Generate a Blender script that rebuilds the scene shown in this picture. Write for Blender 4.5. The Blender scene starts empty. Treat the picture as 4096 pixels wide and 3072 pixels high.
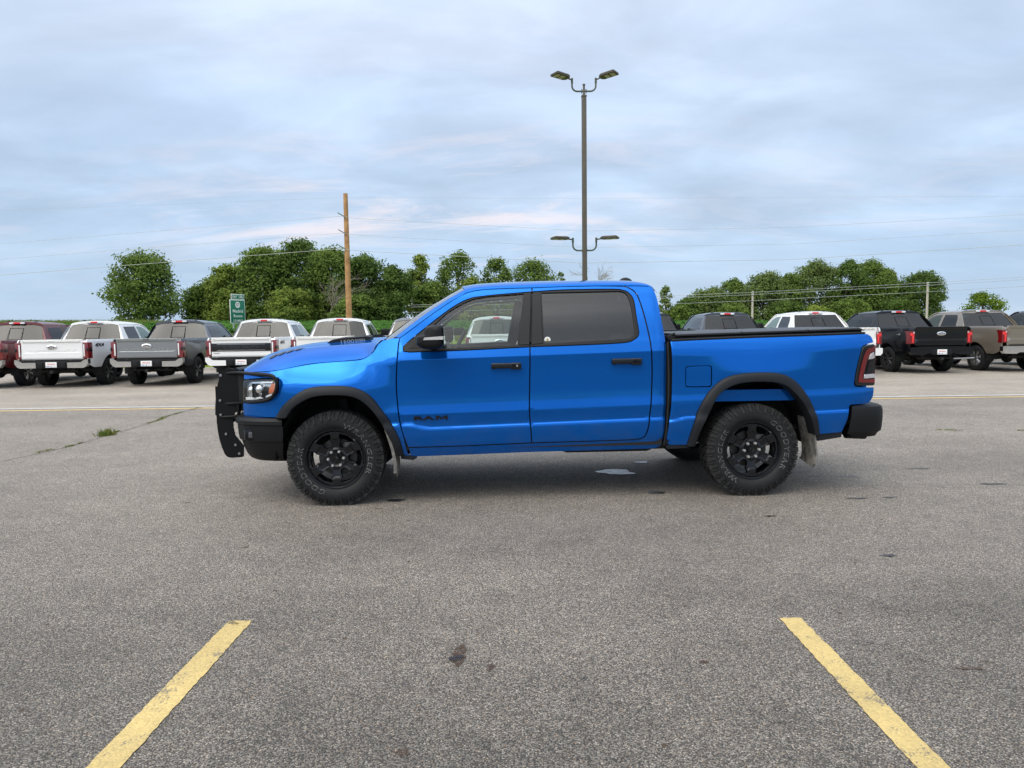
import bpy, bmesh, math, random
import numpy as np
from bisect import bisect_right
from mathutils import Vector, Matrix
from mathutils.geometry import delaunay_2d_cdt

S = bpy.context.scene
COL = S.collection
R = math.radians
random.seed(7)

# ------------------------------------------------------------------ camera
cam_d = bpy.data.cameras.new('camera')
cam = bpy.data.objects.new('camera', cam_d)
COL.objects.link(cam)
S.camera = cam
cam_d.sensor_width = 36.0
cam_d.lens = 24.97
cam_d.clip_start = 0.05
cam_d.clip_end = 6000
_p, _r = R(4.42), R(0.703)
_f = Vector((0, math.cos(_p), -math.sin(_p)))
_u0 = Vector((0, math.sin(_p), math.cos(_p)))
_r0 = Vector((1, 0, 0))
_rt = _r0 * math.cos(_r) - _u0 * math.sin(_r)
_up = _u0 * math.cos(_r) + _r0 * math.sin(_r)
cam.matrix_world = Matrix(((_rt.x, _up.x, -_f.x, 0), (_rt.y, _up.y, -_f.y, 0), (_rt.z, _up.z, -_f.z, 1.512), (0, 0, 0, 1)))

# ------------------------------------------------------------------ sky
SUN_EL, SUN_AZ = R(50), R(222)          # sun behind the camera, a little to the left, behind thin cloud
sun_dir = Vector((math.sin(SUN_AZ) * math.cos(SUN_EL), math.cos(SUN_AZ) * math.cos(SUN_EL), math.sin(SUN_EL)))
W_ = bpy.data.worlds.new('World')
S.world = W_
W_.use_nodes = True
nt = W_.node_tree
nt.nodes.clear()


class NT:
    """small node-tree writer"""
    def __init__(self, tree):
        self.t = tree

    def n(self, kind, **kw):
        nd = self.t.nodes.new(kind)
        ins = kw.pop('i', {})
        for k, v in kw.items():
            setattr(nd, k, v)
        for k, v in ins.items():
            s = nd.inputs[k]
            if isinstance(v, bpy.types.NodeSocket):
                self.t.links.new(v, s)
            else:
                s.default_value = v
        return nd

    def link(self, a, b):
        self.t.links.new(a, b)

    def math(self, op, a, b=None, c=None, clamp=False):
        nd = self.t.nodes.new('ShaderNodeMath')
        nd.operation = op
        nd.use_clamp = clamp
        for k, v in enumerate((a, b, c)):
            if v is None:
                continue
            if isinstance(v, bpy.types.NodeSocket):
                self.t.links.new(v, nd.inputs[k])
            else:
                nd.inputs[k].default_value = v
        return nd.outputs[0]

    def mix(self, f, a, b, blend='MIX'):
        nd = self.t.nodes.new('ShaderNodeMix')
        nd.data_type = 'RGBA'
        nd.blend_type = blend
        for k, v in ((0, f), (6, a), (7, b)):
            if isinstance(v, bpy.types.NodeSocket):
                self.t.links.new(v, nd.inputs[k])
            else:
                nd.inputs[k].default_value = v if k == 0 else (tuple(v) + (1,) if len(v) == 3 else v)
        return nd.outputs[2]

    def ramp(self, fac, stops, interp='LINEAR'):
        nd = self.t.nodes.new('ShaderNodeValToRGB')
        cr = nd.color_ramp
        cr.interpolation = interp
        while len(cr.elements) < len(stops):
            cr.elements.new(0.5)
        for e, (p, c) in zip(cr.elements, stops):
            e.position = p
            if not hasattr(c, '__len__'):
                c = (c, c, c)
            e.color = tuple(c) + (1,)
        self.t.links.new(fac, nd.inputs[0])
        return nd.outputs[0]


w = NT(nt)
tc = w.n('ShaderNodeTexCoord')
d = tc.outputs['Generated']
sep = w.n('ShaderNodeSeparateXYZ', i={0: d})
dz = w.math('MAXIMUM', sep.outputs[2], 0.0)
den = w.math('ADD', dz, 0.20)
px = w.math('DIVIDE', sep.outputs[0], den)
py = w.math('DIVIDE', sep.outputs[1], den)
pv = w.n('ShaderNodeCombineXYZ', i={0: px, 1: py, 2: 0.0}).outputs[0]
sky = w.n('ShaderNodeTexSky', sky_type='NISHITA', sun_disc=False, sun_elevation=SUN_EL, sun_rotation=SUN_AZ)
# overcast luminance: darker blue-grey at the horizon, brighter upwards
base = w.ramp(dz, [(0.0, (2.8, 3.6, 4.65)), (0.07, (2.8, 3.65, 4.8)), (0.22, (3.2, 3.98, 5.1)), (0.42, (4.05, 4.65, 5.65)), (0.75, (7.9, 8.5, 9.5)), (1.0, (9.0, 9.5, 10.2))])
map1 = w.n('ShaderNodeMapping', i={'Vector': pv, 'Scale': (0.55, 0.75, 1), 'Rotation': (0, 0, 0.25)})
n1 = w.n('ShaderNodeTexNoise', i={'Vector': map1.outputs[0], 'Scale': 2.7, 'Detail': 9.0, 'Roughness': 0.52, 'Distortion': 0.3})
map2 = w.n('ShaderNodeMapping', i={'Vector': pv, 'Scale': (0.35, 0.62, 1), 'Location': (3.1, 1.7, 0), 'Rotation': (0, 0, -0.1)})
n2 = w.n('ShaderNodeTexNoise', i={'Vector': map2.outputs[0], 'Scale': 1.6, 'Detail': 5.0, 'Roughness': 0.6, 'Distortion': 0.5})
v1 = w.ramp(n1.outputs[0], [(0.30, 0.82), (0.42, 0.92), (0.51, 1.0), (0.59, 1.11), (0.72, 1.23)])
v1 = w.mix(w.ramp(dz, [(0.02, 0.12), (0.17, 1.0)]), (1.0, 1.0, 1.0), v1)
v2 = w.ramp(n2.outputs[0], [(0.32, (0.90, 0.935, 0.97)), (0.52, (1.0, 1.0, 1.0)), (0.70, (1.09, 1.06, 1.03))])
cl = w.mix(1.0, base, v1, 'MULTIPLY')
cl = w.mix(1.0, cl, v2, 'MULTIPLY')
# low pinkish broken cloud band
map3 = w.n('ShaderNodeMapping', i={'Vector': pv, 'Scale': (1.0, 2.6, 1), 'Location': (7.3, 2.2, 0)})
n3 = w.n('ShaderNodeTexNoise', i={'Vector': map3.outputs[0], 'Scale': 1.0, 'Detail': 8.0, 'Roughness': 0.66, 'Distortion': 0.6})
f3 = w.ramp(n3.outputs[0], [(0.50, 0.0), (0.64, 0.75)])
band = w.ramp(dz, [(0.05, 0.0), (0.12, 1.0), (0.19, 0.75), (0.30, 0.12), (1.0, 0.1)])
f3 = w.math('MULTIPLY', f3, band)
az = w.math('DIVIDE', sep.outputs[0], w.math('MAXIMUM', sep.outputs[1], 0.05))
f3 = w.math('MULTIPLY', f3, w.ramp(w.math('MULTIPLY_ADD', az, 0.5, 0.5, clamp=True), [(0.22, 0.25), (0.38, 1.0), (0.52, 1.0), (0.64, 0.25)]))
cl = w.mix(f3, cl, (5.7, 5.05, 5.15))
# sun behind thin cloud
sd = w.n('ShaderNodeVectorMath', operation='DOT_PRODUCT', i={0: d, 1: tuple(sun_dir)}).outputs['Value']
gl = w.math('POWER', w.math('MAXIMUM', sd, 0.0), 7.0)
gl = w.math('MULTIPLY', gl, w.ramp(n1.outputs[0], [(0.36, 0.12), (0.5, 0.5), (0.66, 1.0)]))
glow = w.mix(1.0, cl, w.mix(gl, (0, 0, 0), (26.0, 24.0, 20.5)), 'ADD')
final = w.mix(0.93, sky.outputs[0], glow)
bg = w.n('ShaderNodeBackground', i={'Color': final, 'Strength': 0.1})
out = w.n('ShaderNodeOutputWorld', i={'Surface': bg.outputs[0]})

sl = bpy.data.lights.new('sun', 'SUN')
sl.energy = 0.7
sl.angle = R(45)
sl.color = (1.0, 0.93, 0.82)
so = bpy.data.objects.new('sun', sl)
COL.objects.link(so)
so.rotation_euler = sun_dir.to_track_quat('Z', 'Y').to_euler()

S.view_settings.view_transform = 'Standard'
S.view_settings.look = 'None'
S.view_settings.exposure = 0.88
S.view_settings.gamma = 1.0
S.view_settings.use_curve_mapping = False
S.render.engine = 'CYCLES'
S.cycles.max_bounces = 8
S.cycles.transparent_max_bounces = 12

# ------------------------------------------------------------------ materials


def mat(name, col, rough=0.5, metal=0.0, coat=0.0, spec=0.5, noise=None, bump=None, coat_rough=0.03, coords='Object', emit=None):
    m = bpy.data.materials.new(name)
    m.use_nodes = True
    t = NT(m.node_tree)
    b = m.node_tree.nodes['Principled BSDF']
    b.inputs['Base Color'].default_value = tuple(col) + (1,)
    b.inputs['Roughness'].default_value = rough
    b.inputs['Metallic'].default_value = metal
    b.inputs['Coat Weight'].default_value = coat
    b.inputs['Coat Roughness'].default_value = coat_rough
    b.inputs['Specular IOR Level'].default_value = spec
    c = t.n('ShaderNodeTexCoord').outputs[coords]
    if noise:
        sc, amt = noise[:2]
        nz = t.n('ShaderNodeTexNoise', i={'Vector': c, 'Scale': sc, 'Detail': 5.0, 'Roughness': 0.65})
        c2 = noise[2] if len(noise) > 2 else tuple(x * (1 - amt) for x in col)
        fac = t.ramp(nz.outputs[0], [(0.35, 0.0), (0.68, 1.0)])
        t.link(t.mix(fac, tuple(min(1, x * (1 + amt * .5)) for x in col), c2), b.inputs['Base Color'])
    if bump:
        nb = t.n('ShaderNodeTexNoise', i={'Vector': c, 'Scale': bump[0], 'Detail': 3.0})
        bp = t.n('ShaderNodeBump', i={'Height': nb.outputs[0], 'Strength': bump[1], 'Distance': bump[2]})
        t.link(bp.outputs[0], b.inputs['Normal'])
    return m


def glass(name, tint, ior=1.5, rough=0.0):
    m = bpy.data.materials.new(name)
    m.use_nodes = True
    t = NT(m.node_tree)
    m.node_tree.nodes.remove(m.node_tree.nodes['Principled BSDF'])
    o = m.node_tree.nodes['Material Output']
    ge = t.n('ShaderNodeNewGeometry')
    cs = t.math('ABSOLUTE', t.n('ShaderNodeVectorMath', operation='DOT_PRODUCT', i={0: ge.outputs['Normal'], 1: ge.outputs['Incoming']}).outputs['Value'])
    f0 = ((ior - 1) / (ior + 1)) ** 2
    fres = t.math('MULTIPLY_ADD', t.math('POWER', t.math('SUBTRACT', 1.0, cs, clamp=True), 5.0), 1 - f0, f0)
    tr = t.n('ShaderNodeBsdfTransparent', i={'Color': tuple(tint) + (1,)})
    gl = t.n('ShaderNodeBsdfGlossy', i={'Color': (1, 1, 1, 1), 'Roughness': rough})
    mx = t.n('ShaderNodeMixShader', i={0: fres, 1: tr.outputs[0], 2: gl.outputs[0]})
    t.link(mx.outputs[0], o.inputs['Surface'])
    return m


def leaf(name, col, col2, trans=0.38, scale=0.35):
    m = bpy.data.materials.new(name)
    m.use_nodes = True
    t = NT(m.node_tree)
    m.node_tree.nodes.remove(m.node_tree.nodes['Principled BSDF'])
    o = m.node_tree.nodes['Material Output']
    c = t.n('ShaderNodeTexCoord').outputs['Object']
    nz = t.n('ShaderNodeTexNoise', i={'Vector': c, 'Scale': scale, 'Detail': 6.0, 'Roughness': 0.7})
    nw = t.n('ShaderNodeTexWhiteNoise', i={'Vector': t.n('ShaderNodeVectorMath', operation='SNAP', i={0: c, 1: (.35, .35, .35)}).outputs[0]})
    f = t.ramp(t.math('MULTIPLY_ADD', nw.outputs[0], 0.22, t.math('SUBTRACT', nz.outputs[0], 0.11)), [(0.34, 0.0), (0.66, 1.0)])
    cc = t.mix(f, col, col2)
    df = t.n('ShaderNodeBsdfDiffuse', i={'Color': cc})
    tl = t.n('ShaderNodeBsdfTranslucent', i={'Color': cc})
    mx = t.n('ShaderNodeMixShader', i={0: trans, 1: df.outputs[0], 2: tl.outputs[0]})
    t.link(mx.outputs[0], o.inputs['Surface'])
    return m


M = {}
M['blue'] = mat('blue_metallic_paint', (0.0004, 0.114, 0.50), rough=0.075, metal=0.62, coat=0.36, coat_rough=0.02, bump=(2.6, 1.0, 0.0011))
M['blue'].node_tree.nodes['Principled BSDF'].inputs['Specular Tint'].default_value = (0.04, 0.62, 1.0, 1)
_t = NT(M['blue'].node_tree)       # thin road film along the sills and behind the wheels
_b = M['blue'].node_tree.nodes['Principled BSDF']
_c = _t.n('ShaderNodeTexCoord').outputs['Object']
_z = _t.n('ShaderNodeSeparateXYZ', i={0: _c}).outputs[2]
_n = _t.n('ShaderNodeTexNoise', i={'Vector': _c, 'Scale': 6.0, 'Detail': 7.0, 'Roughness': 0.7})
_f = _t.math('MULTIPLY', _t.ramp(_z, [(0.42, 0.22), (0.78, 0.02), (1.0, 0.0)]), _t.ramp(_n.outputs[0], [(0.40, 0.0), (0.72, 1.0)]))
_t.link(_t.mix(_f, (0.0004, 0.114, 0.50), (0.16, 0.15, 0.14)), _b.inputs['Base Color'])
_t.link(_t.math('ADD', _t.math('MULTIPLY', _f, 0.6), 0.085), _b.inputs['Roughness'])
M['plastic'] = mat('black_grained_plastic', (0.0055, 0.006, 0.007), rough=0.55, spec=.28, bump=(350, 0.10, 0.002))
M['trim'] = mat('dark_trim', (0.008, 0.008, 0.009), rough=0.48, spec=.3)
M['satin'] = mat('satin_black_metal', (0.004, 0.0045, 0.006), rough=0.25, spec=0.45)
M['powder'] = mat('black_powder_coat', (0.004, 0.004, 0.0045), rough=0.42, spec=0.22, bump=(220, 0.06, 0.002))
M['flare'] = mat('charcoal_flare_plastic', (0.010, 0.0115, 0.014), rough=0.52, spec=.26, bump=(300, 0.08, 0.002))
M['rubber'] = mat('tyre_rubber', (0.0095, 0.010, 0.011), rough=0.65, spec=.25, noise=(9, 0.35, (0.020, 0.020, 0.020)))
M['tread'] = mat('dusty_tread', (0.020, 0.020, 0.0205), rough=0.75, spec=.25, noise=(14, 0.3, (0.032, 0.031, 0.029)))
M['white_letter'] = mat('white_tyre_lettering', (0.21, 0.21, 0.205), rough=0.7, noise=(60, 0.25))
M['chrome'] = mat('chrome', (0.82, 0.82, 0.82), rough=0.09, metal=1.0)
M['steel'] = mat('dull_steel', (0.42, 0.42, 0.42), rough=0.35, metal=1.0)
M['rust'] = mat('brake_steel', (0.09, 0.085, 0.08), rough=0.5, metal=0.7, noise=(20, .5))
M['under'] = mat('underbody_black', (0.004, 0.004, 0.004), rough=0.7)
M['dusty'] = mat('dusty_rubber', (0.22, 0.205, 0.185), rough=0.85, noise=(16, 0.5, (0.07, 0.066, 0.06)))
M['inter'] = mat('interior_black', (0.030, 0.030, 0.033), rough=0.7)
M['liner'] = mat('grey_headliner', (0.30, 0.30, 0.29), rough=0.9)
M['glass'] = glass('clear_car_glass', (0.76, 0.84, 0.81), 1.55)
M['tint'] = glass('tinted_car_glass', (0.05, 0.055, 0.065), 1.64)
M['lens'] = glass('clear_lens', (0.9, 0.92, 0.93), 1.5)
M['amber'] = mat('amber_reflector', (0.62, 0.13, 0.02), rough=0.18, coat=1.0)
M['redlens'] = mat('red_lens', (0.16, 0.004, 0.006), rough=0.15, coat=1.0)
M['brightred'] = mat('bright_red_lens', (0.75, 0.02, 0.02), rough=0.2, coat=1.0)
M['whitelens'] = mat('white_lens', (0.80, 0.80, 0.80), rough=0.15, coat=1.0)
M['greylens'] = mat('grey_lens', (0.50, 0.48, 0.49), rough=0.2, coat=1.0, noise=(60, .3))
M['gold'] = mat('gold_print', (0.42, 0.32, 0.06), rough=0.5)
M['paper'] = mat('white_sticker', (0.80, 0.80, 0.78), rough=0.5)
M['badge'] = mat('black_badge', (0.006, 0.006, 0.008), rough=0.22)
M['white'] = mat('white_paint', (0.80, 0.80, 0.785), rough=0.30, coat=1.0)
M['maroon'] = mat('maroon_paint', (0.095, 0.004, 0.008), rough=0.35, metal=0.3, coat=0.5)
M['grey'] = mat('dark_grey_paint', (0.040, 0.046, 0.056), rough=0.30, metal=0.5, coat=.7)
M['silver'] = mat('grey_silver_paint', (0.26, 0.27, 0.28), rough=0.3, metal=0.6, coat=1.0)
M['black'] = mat('black_paint', (0.0025, 0.003, 0.0045), rough=0.22, coat=.35, spec=.25)
M['navy'] = mat('blue_black_paint', (0.006, 0.008, 0.014), rough=0.25, metal=.3, coat=.5)
M['stone'] = mat('stone_grey_paint', (0.20, 0.172, 0.138), rough=0.32, metal=0.35, coat=1.0)
M['platered'] = mat('red_print', (0.65, 0.03, 0.03), rough=0.5)
M['plateblue'] = mat('blue_print', (0.04, 0.10, 0.45), rough=0.5)
M['pole'] = mat('bronze_painted_steel', (0.085, 0.076, 0.053), rough=0.55, noise=(3, .15))
M['lamp'] = mat('dark_bronze_lamp', (0.052, 0.049, 0.032), rough=0.55)
M['armgreen'] = mat('green_bronze_paint', (0.060, 0.085, 0.055), rough=0.5)
M['led'] = mat('led_panel', (0.27, 0.25, 0.18), rough=0.3)
M['wood'] = mat('treated_pine', (0.40, 0.22, 0.10), rough=0.85, noise=(2.2, 0.45, (0.24, 0.125, 0.055)))
M['greywood'] = mat('weathered_pole', (0.46, 0.42, 0.35), rough=0.9)
M['wire'] = mat('aluminium_cable', (0.42, 0.43, 0.44), rough=0.6)
M['insul'] = mat('grey_insulator', (0.16, 0.22, 0.20), rough=0.4)
M['signgreen'] = mat('sign_green', (0.001, 0.17, 0.085), rough=0.4)
M['signwhite'] = mat('sign_white', (0.80, 0.80, 0.78), rough=0.4)
M['galv'] = mat('galvanised_steel', (0.46, 0.47, 0.48), rough=0.45, metal=.6)
M['bark'] = mat('bark', (0.11, 0.085, 0.065), rough=0.95, noise=(1.5, .4))
M['deadwood'] = mat('dead_branches', (0.27, 0.23, 0.18), rough=0.95)
M['leaf_a'] = leaf('leaf_mid_green', (0.200, 0.275, 0.066), (0.092, 0.148, 0.040))
M['leaf_b'] = leaf('leaf_deep_green', (0.150, 0.218, 0.056), (0.072, 0.122, 0.036))
M['leaf_c'] = leaf('leaf_yellow_green', (0.270, 0.335, 0.072), (0.130, 0.188, 0.046))
M['leaf_d'] = leaf('leaf_grey_green', (0.205, 0.262, 0.086), (0.105, 0.155, 0.052))
M['leaf_lime'] = leaf('leaf_lime', (0.20, 0.27, 0.035), (0.10, 0.17, 0.025))
M['soy'] = leaf('soybean_leaf', (0.075, 0.165, 0.035), (0.050, 0.12, 0.028), trans=.2, scale=.12)
M['weed'] = leaf('dry_weeds', (0.30, 0.25, 0.07), (0.14, 0.19, 0.04), trans=.2, scale=.5)
M['lawn'] = leaf('mown_grass', (0.30, 0.36, 0.055), (0.20, 0.28, 0.045), trans=.15, scale=.6)
M['tuft'] = leaf('crack_grass', (0.10, 0.15, 0.03), (0.17, 0.18, 0.05), trans=.2, scale=8)
M['corn'] = leaf('corn_leaf', (0.15, 0.21, 0.045), (0.25, 0.25, 0.08), trans=.2, scale=1.2)
# ------------------------------------------------------------------ geometry helpers


def link(name, me, parent=None, loc=(0, 0, 0), rz=0.0):
    o = bpy.data.objects.new(name, me)
    COL.objects.link(o)
    o.location = loc
    o.rotation_euler = (0, 0, rz)
    if parent is not None:
        o.parent = parent
    return o


def tag(o, label=None, cat=None, group=None, kind=None):
    if label:
        o['label'] = label
    if cat:
        o['category'] = cat
    if group:
        o['group'] = group
    if kind:
        o['kind'] = kind
    return o


def thing(name, loc, rz, label, cat, group=None):
    o = link(name, None, None, loc, rz)
    o.empty_display_size = 0.2
    return tag(o, label, cat, group)


def each(name, mbs, m, parent=None, smooth=35):
    return [q.build(name, m, parent, smooth) for q in mbs]


class MB:
    def __init__(self):
        self.v, self.f, self.m, self.mi = [], [], [], 0

    def add(self, vs, fs):
        b = len(self.v)
        self.v += [tuple(p) for p in vs]
        for f in fs:
            self.f.append(tuple(i + b for i in f))
            self.m.append(self.mi)
        return self

    def box(self, c, s, mtx=None):
        x, y, z = (k / 2 for k in s)
        vs = [Vector((a * x, b * y, e * z)) for e in (-1, 1) for a, b in ((-1, -1), (1, -1), (1, 1), (-1, 1))]
        vs = [(mtx @ p if mtx else p) + Vector(c) for p in vs]
        return self.add(vs, [(3, 2, 1, 0), (4, 5, 6, 7), (0, 1, 5, 4), (1, 2, 6, 5), (2, 3, 7, 6), (3, 0, 4, 7)])

    def rbox(self, c, s, r, mtx=None, seg=2):
        bm = bmesh.new()
        bmesh.ops.create_cube(bm, size=1.0)
        for q in bm.verts:
            q.co = Vector((q.co.x * s[0], q.co.y * s[1], q.co.z * s[2]))
        bmesh.ops.bevel(bm, geom=bm.edges[:], offset=r, segments=seg, affect='EDGES', profile=0.6)
        bm.verts.index_update()
        vs = [(mtx @ q.co if mtx else q.co.copy()) + Vector(c) for q in bm.verts]
        fs = [tuple(q.index for q in f.verts) for f in bm.faces]
        bm.free()
        return self.add(vs, fs)

    def tube(self, pts, r, n=8, closed=False, caps=True):
        pts = [Vector(p) for p in pts]
        k = len(pts)
        rr = r if hasattr(r, '__len__') else [r] * k
        prev = None
        vs = []
        for i, p in enumerate(pts):
            a = pts[i - 1] if (i > 0 or closed) else p
            b = pts[(i + 1) % k] if (i < k - 1 or closed) else p
            t = (b - a).normalized()
            if prev is None:
                ref = Vector((0, 0, 1)) if abs(t.z) < .9 else Vector((1, 0, 0))
                u = t.cross(ref).normalized()
            else:
                u = (prev - t * prev.dot(t)).normalized()
            prev = u
            q = t.cross(u)
            for j in range(n):
                an = 2 * math.pi * j / n
                vs.append(p + (u * math.cos(an) + q * math.sin(an)) * rr[i])
        fs = []
        m = k if closed else k - 1
        for i in range(m):
            for j in range(n):
                a0, b0 = i * n + j, i * n + (j + 1) % n
                i2 = (i + 1) % k
                fs.append((a0, b0, i2 * n + (j + 1) % n, i2 * n + j))
        if caps and not closed:
            fs.append(tuple(range(n))[::-1])
            fs.append(tuple((k - 1) * n + j for j in range(n)))
        return self.add(vs, fs)

    def lathe(self, prof, n=48, axis='y', c=(0, 0, 0), closed=False, a0=0.0, a1=None):
        """profile of (radius, height along axis)"""
        k = len(prof)
        full = a1 is None
        cnt = n if full else n + 1
        vs = []
        for j in range(cnt):
            a = a0 + (2 * math.pi if full else a1 - a0) * j / n
            for r, h in prof:
                if axis == 'y':
                    p = (r * math.cos(a), h, r * math.sin(a))
                elif axis == 'z':
                    p = (r * math.cos(a), r * math.sin(a), h)
                else:
                    p = (h, r * math.cos(a), r * math.sin(a))
                vs.append((p[0] + c[0], p[1] + c[1], p[2] + c[2]))
        fs = []
        for j in range(n):
            j2 = (j + 1) % cnt
            for i in range(k if closed else k - 1):
                i2 = (i + 1) % k
                fs.append((j * k + i, j * k + i2, j2 * k + i2, j2 * k + i))
        return self.add(vs, fs)

    def prism(self, poly, fn, w0, w1):
        """extrude a 2-D outline; fn(u, v, w) -> point"""
        n = len(poly)
        vs = [fn(u, v, w0) for u, v in poly] + [fn(u, v, w1) for u, v in poly]
        fs = [tuple(range(n))[::-1], tuple(range(n, 2 * n))] + [(i, (i + 1) % n, n + (i + 1) % n, n + i) for i in range(n)]
        return self.add(vs, fs)

    def grid(self, fn, nu, nv, flip=False, closed_u=False):
        vs = [fn(i / nu, j / nv) for j in range(nv + 1) for i in range(nu + 1)]
        fs = []
        for j in range(nv):
            for i in range(nu):
                a = j * (nu + 1) + i
                q = (a, a + 1, a + nu + 2, a + nu + 1)
                fs.append(q[::-1] if flip else q)
        return self.add(vs, fs)

    def sphere(self, c, r, n=12, m=8, sc=(1, 1, 1)):
        vs = []
        for j in range(m + 1):
            th = math.pi * j / m
            for i in range(n):
                ph = 2 * math.pi * i / n
                vs.append((c[0] + r * sc[0] * math.sin(th) * math.cos(ph), c[1] + r * sc[1] * math.sin(th) * math.sin(ph), c[2] + r * sc[2] * math.cos(th)))
        fs = [(j * n + i, (j + 1) * n + i, (j + 1) * n + (i + 1) % n, j * n + (i + 1) % n) for j in range(m) for i in range(n)]
        return self.add(vs, fs)

    def mesh(self, name, mats, smooth=35, fix=True):
        me = bpy.data.meshes.new(name)
        me.from_pydata(self.v, [], self.f)
        for m in (mats if isinstance(mats, (list, tuple)) else [mats]):
            me.materials.append(m)
        if any(self.m):
            me.polygons.foreach_set('material_index', self.m)
        if fix:
            bm = bmesh.new()
            bm.from_mesh(me)
            bmesh.ops.remove_doubles(bm, verts=bm.verts, dist=1e-5)
            bmesh.ops.recalc_face_normals(bm, faces=bm.faces)
            bm.to_mesh(me)
            bm.free()
        me.validate()
        if smooth:
            me.polygons.foreach_set('use_smooth', [True] * len(me.polygons))
            me.set_sharp_from_angle(angle=R(smooth))
        me.update()
        return me

    def build(self, name, mats, parent=None, smooth=35, loc=(0, 0, 0), rz=0.0, fix=True):
        return link(name, self.mesh(name, mats, smooth, fix), parent, loc, rz)


def pchip(pts):
    xs = [p[0] for p in pts]
    ys = [p[1] for p in pts]
    n = len(xs)
    h = [xs[i + 1] - xs[i] for i in range(n - 1)]
    dl = [(ys[i + 1] - ys[i]) / h[i] for i in range(n - 1)]
    m = [dl[0]]
    for i in range(1, n - 1):
        if dl[i - 1] * dl[i] <= 0:
            m.append(0.)
        else:
            w1 = 2 * h[i] + h[i - 1]
            w2 = h[i] + 2 * h[i - 1]
            m.append((w1 + w2) / (w1 / dl[i - 1] + w2 / dl[i]))
    m.append(dl[-1])

    def f(x):
        if x <= xs[0]:
            return ys[0] + m[0] * (x - xs[0])
        if x >= xs[-1]:
            return ys[-1] + m[-1] * (x - xs[-1])
        i = bisect_right(xs, x) - 1
        t = (x - xs[i]) / h[i]
        t2 = t * t
        t3 = t2 * t
        return (2 * t3 - 3 * t2 + 1) * ys[i] + (t3 - 2 * t2 + t) * h[i] * m[i] + (3 * t2 - 2 * t3) * ys[i + 1] + (t3 - t2) * h[i] * m[i + 1]
    return f


def sst(a, b, x):
    t = min(1, max(0, (x - a) / (b - a)))
    return t * t * (3 - 2 * t)


def crv(pts, n=6):
    """Catmull-Rom through 2-D or 3-D points"""
    pts = [Vector(p) for p in pts]
    if len(pts) < 3:
        return [tuple(p) for p in pts]
    e = [pts[0] * 2 - pts[1]] + pts + [pts[-1] * 2 - pts[-2]]
    o = []
    for i in range(1, len(e) - 2):
        p0, p1, p2, p3 = e[i - 1:i + 3]
        for k in range(n):
            t = k / n
            o.append(tuple(0.5 * ((2 * p1) + (p2 - p0) * t + (2 * p0 - 5 * p1 + 4 * p2 - p3) * t * t + (3 * p1 - p0 - 3 * p2 + p3) * t ** 3)))
    o.append(tuple(pts[-1]))
    return o


def dens(poly, step):
    """closed outline resampled so no edge is longer than step"""
    o = []
    n = len(poly)
    for i in range(n):
        a, b = poly[i], poly[(i + 1) % n]
        L = math.hypot(b[0] - a[0], b[1] - a[1])
        if L < 1e-5:
            continue
        k = max(1, int(math.ceil(L / step)))
        for j in range(k):
            o.append((a[0] + (b[0] - a[0]) * j / k, a[1] + (b[1] - a[1]) * j / k))
    return o


def area(p):
    return 0.5 * sum(p[i][0] * p[(i + 1) % len(p)][1] - p[(i + 1) % len(p)][0] * p[i][1] for i in range(len(p)))


def inset(poly, dist):
    """move a CCW outline inwards"""
    n = len(poly)
    o = []
    for i in range(n):
        a, b, c = poly[i - 1], poly[i], poly[(i + 1) % n]
        d1 = Vector((b[0] - a[0], b[1] - a[1])).normalized()
        d2 = Vector((c[0] - b[0], c[1] - b[1])).normalized()
        n1, n2 = Vector((-d1.y, d1.x)), Vector((-d2.y, d2.x))
        bis = n1 + n2
        if bis.length < 1e-4:
            bis = n1
        bis.normalize()
        k = dist / max(0.45, bis.dot(n1))
        o.append((b[0] + bis.x * k, b[1] + bis.y * k))
    return o


def pip(P, poly):
    """points (n,2) in polygon"""
    x, y = P[:, 0], P[:, 1]
    ins = np.zeros(len(P), bool)
    q = np.array(poly)
    x0, y0 = q[:, 0], q[:, 1]
    x1, y1 = np.roll(x0, -1), np.roll(y0, -1)
    for k in range(len(q)):
        c = ((y0[k] > y) != (y1[k] > y))
        if c.any():
            xi = (x1[k] - x0[k]) * (y - y0[k]) / (y1[k] - y0[k] + 1e-12) + x0[k]
            ins ^= c & (x < xi)
    return ins


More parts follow.
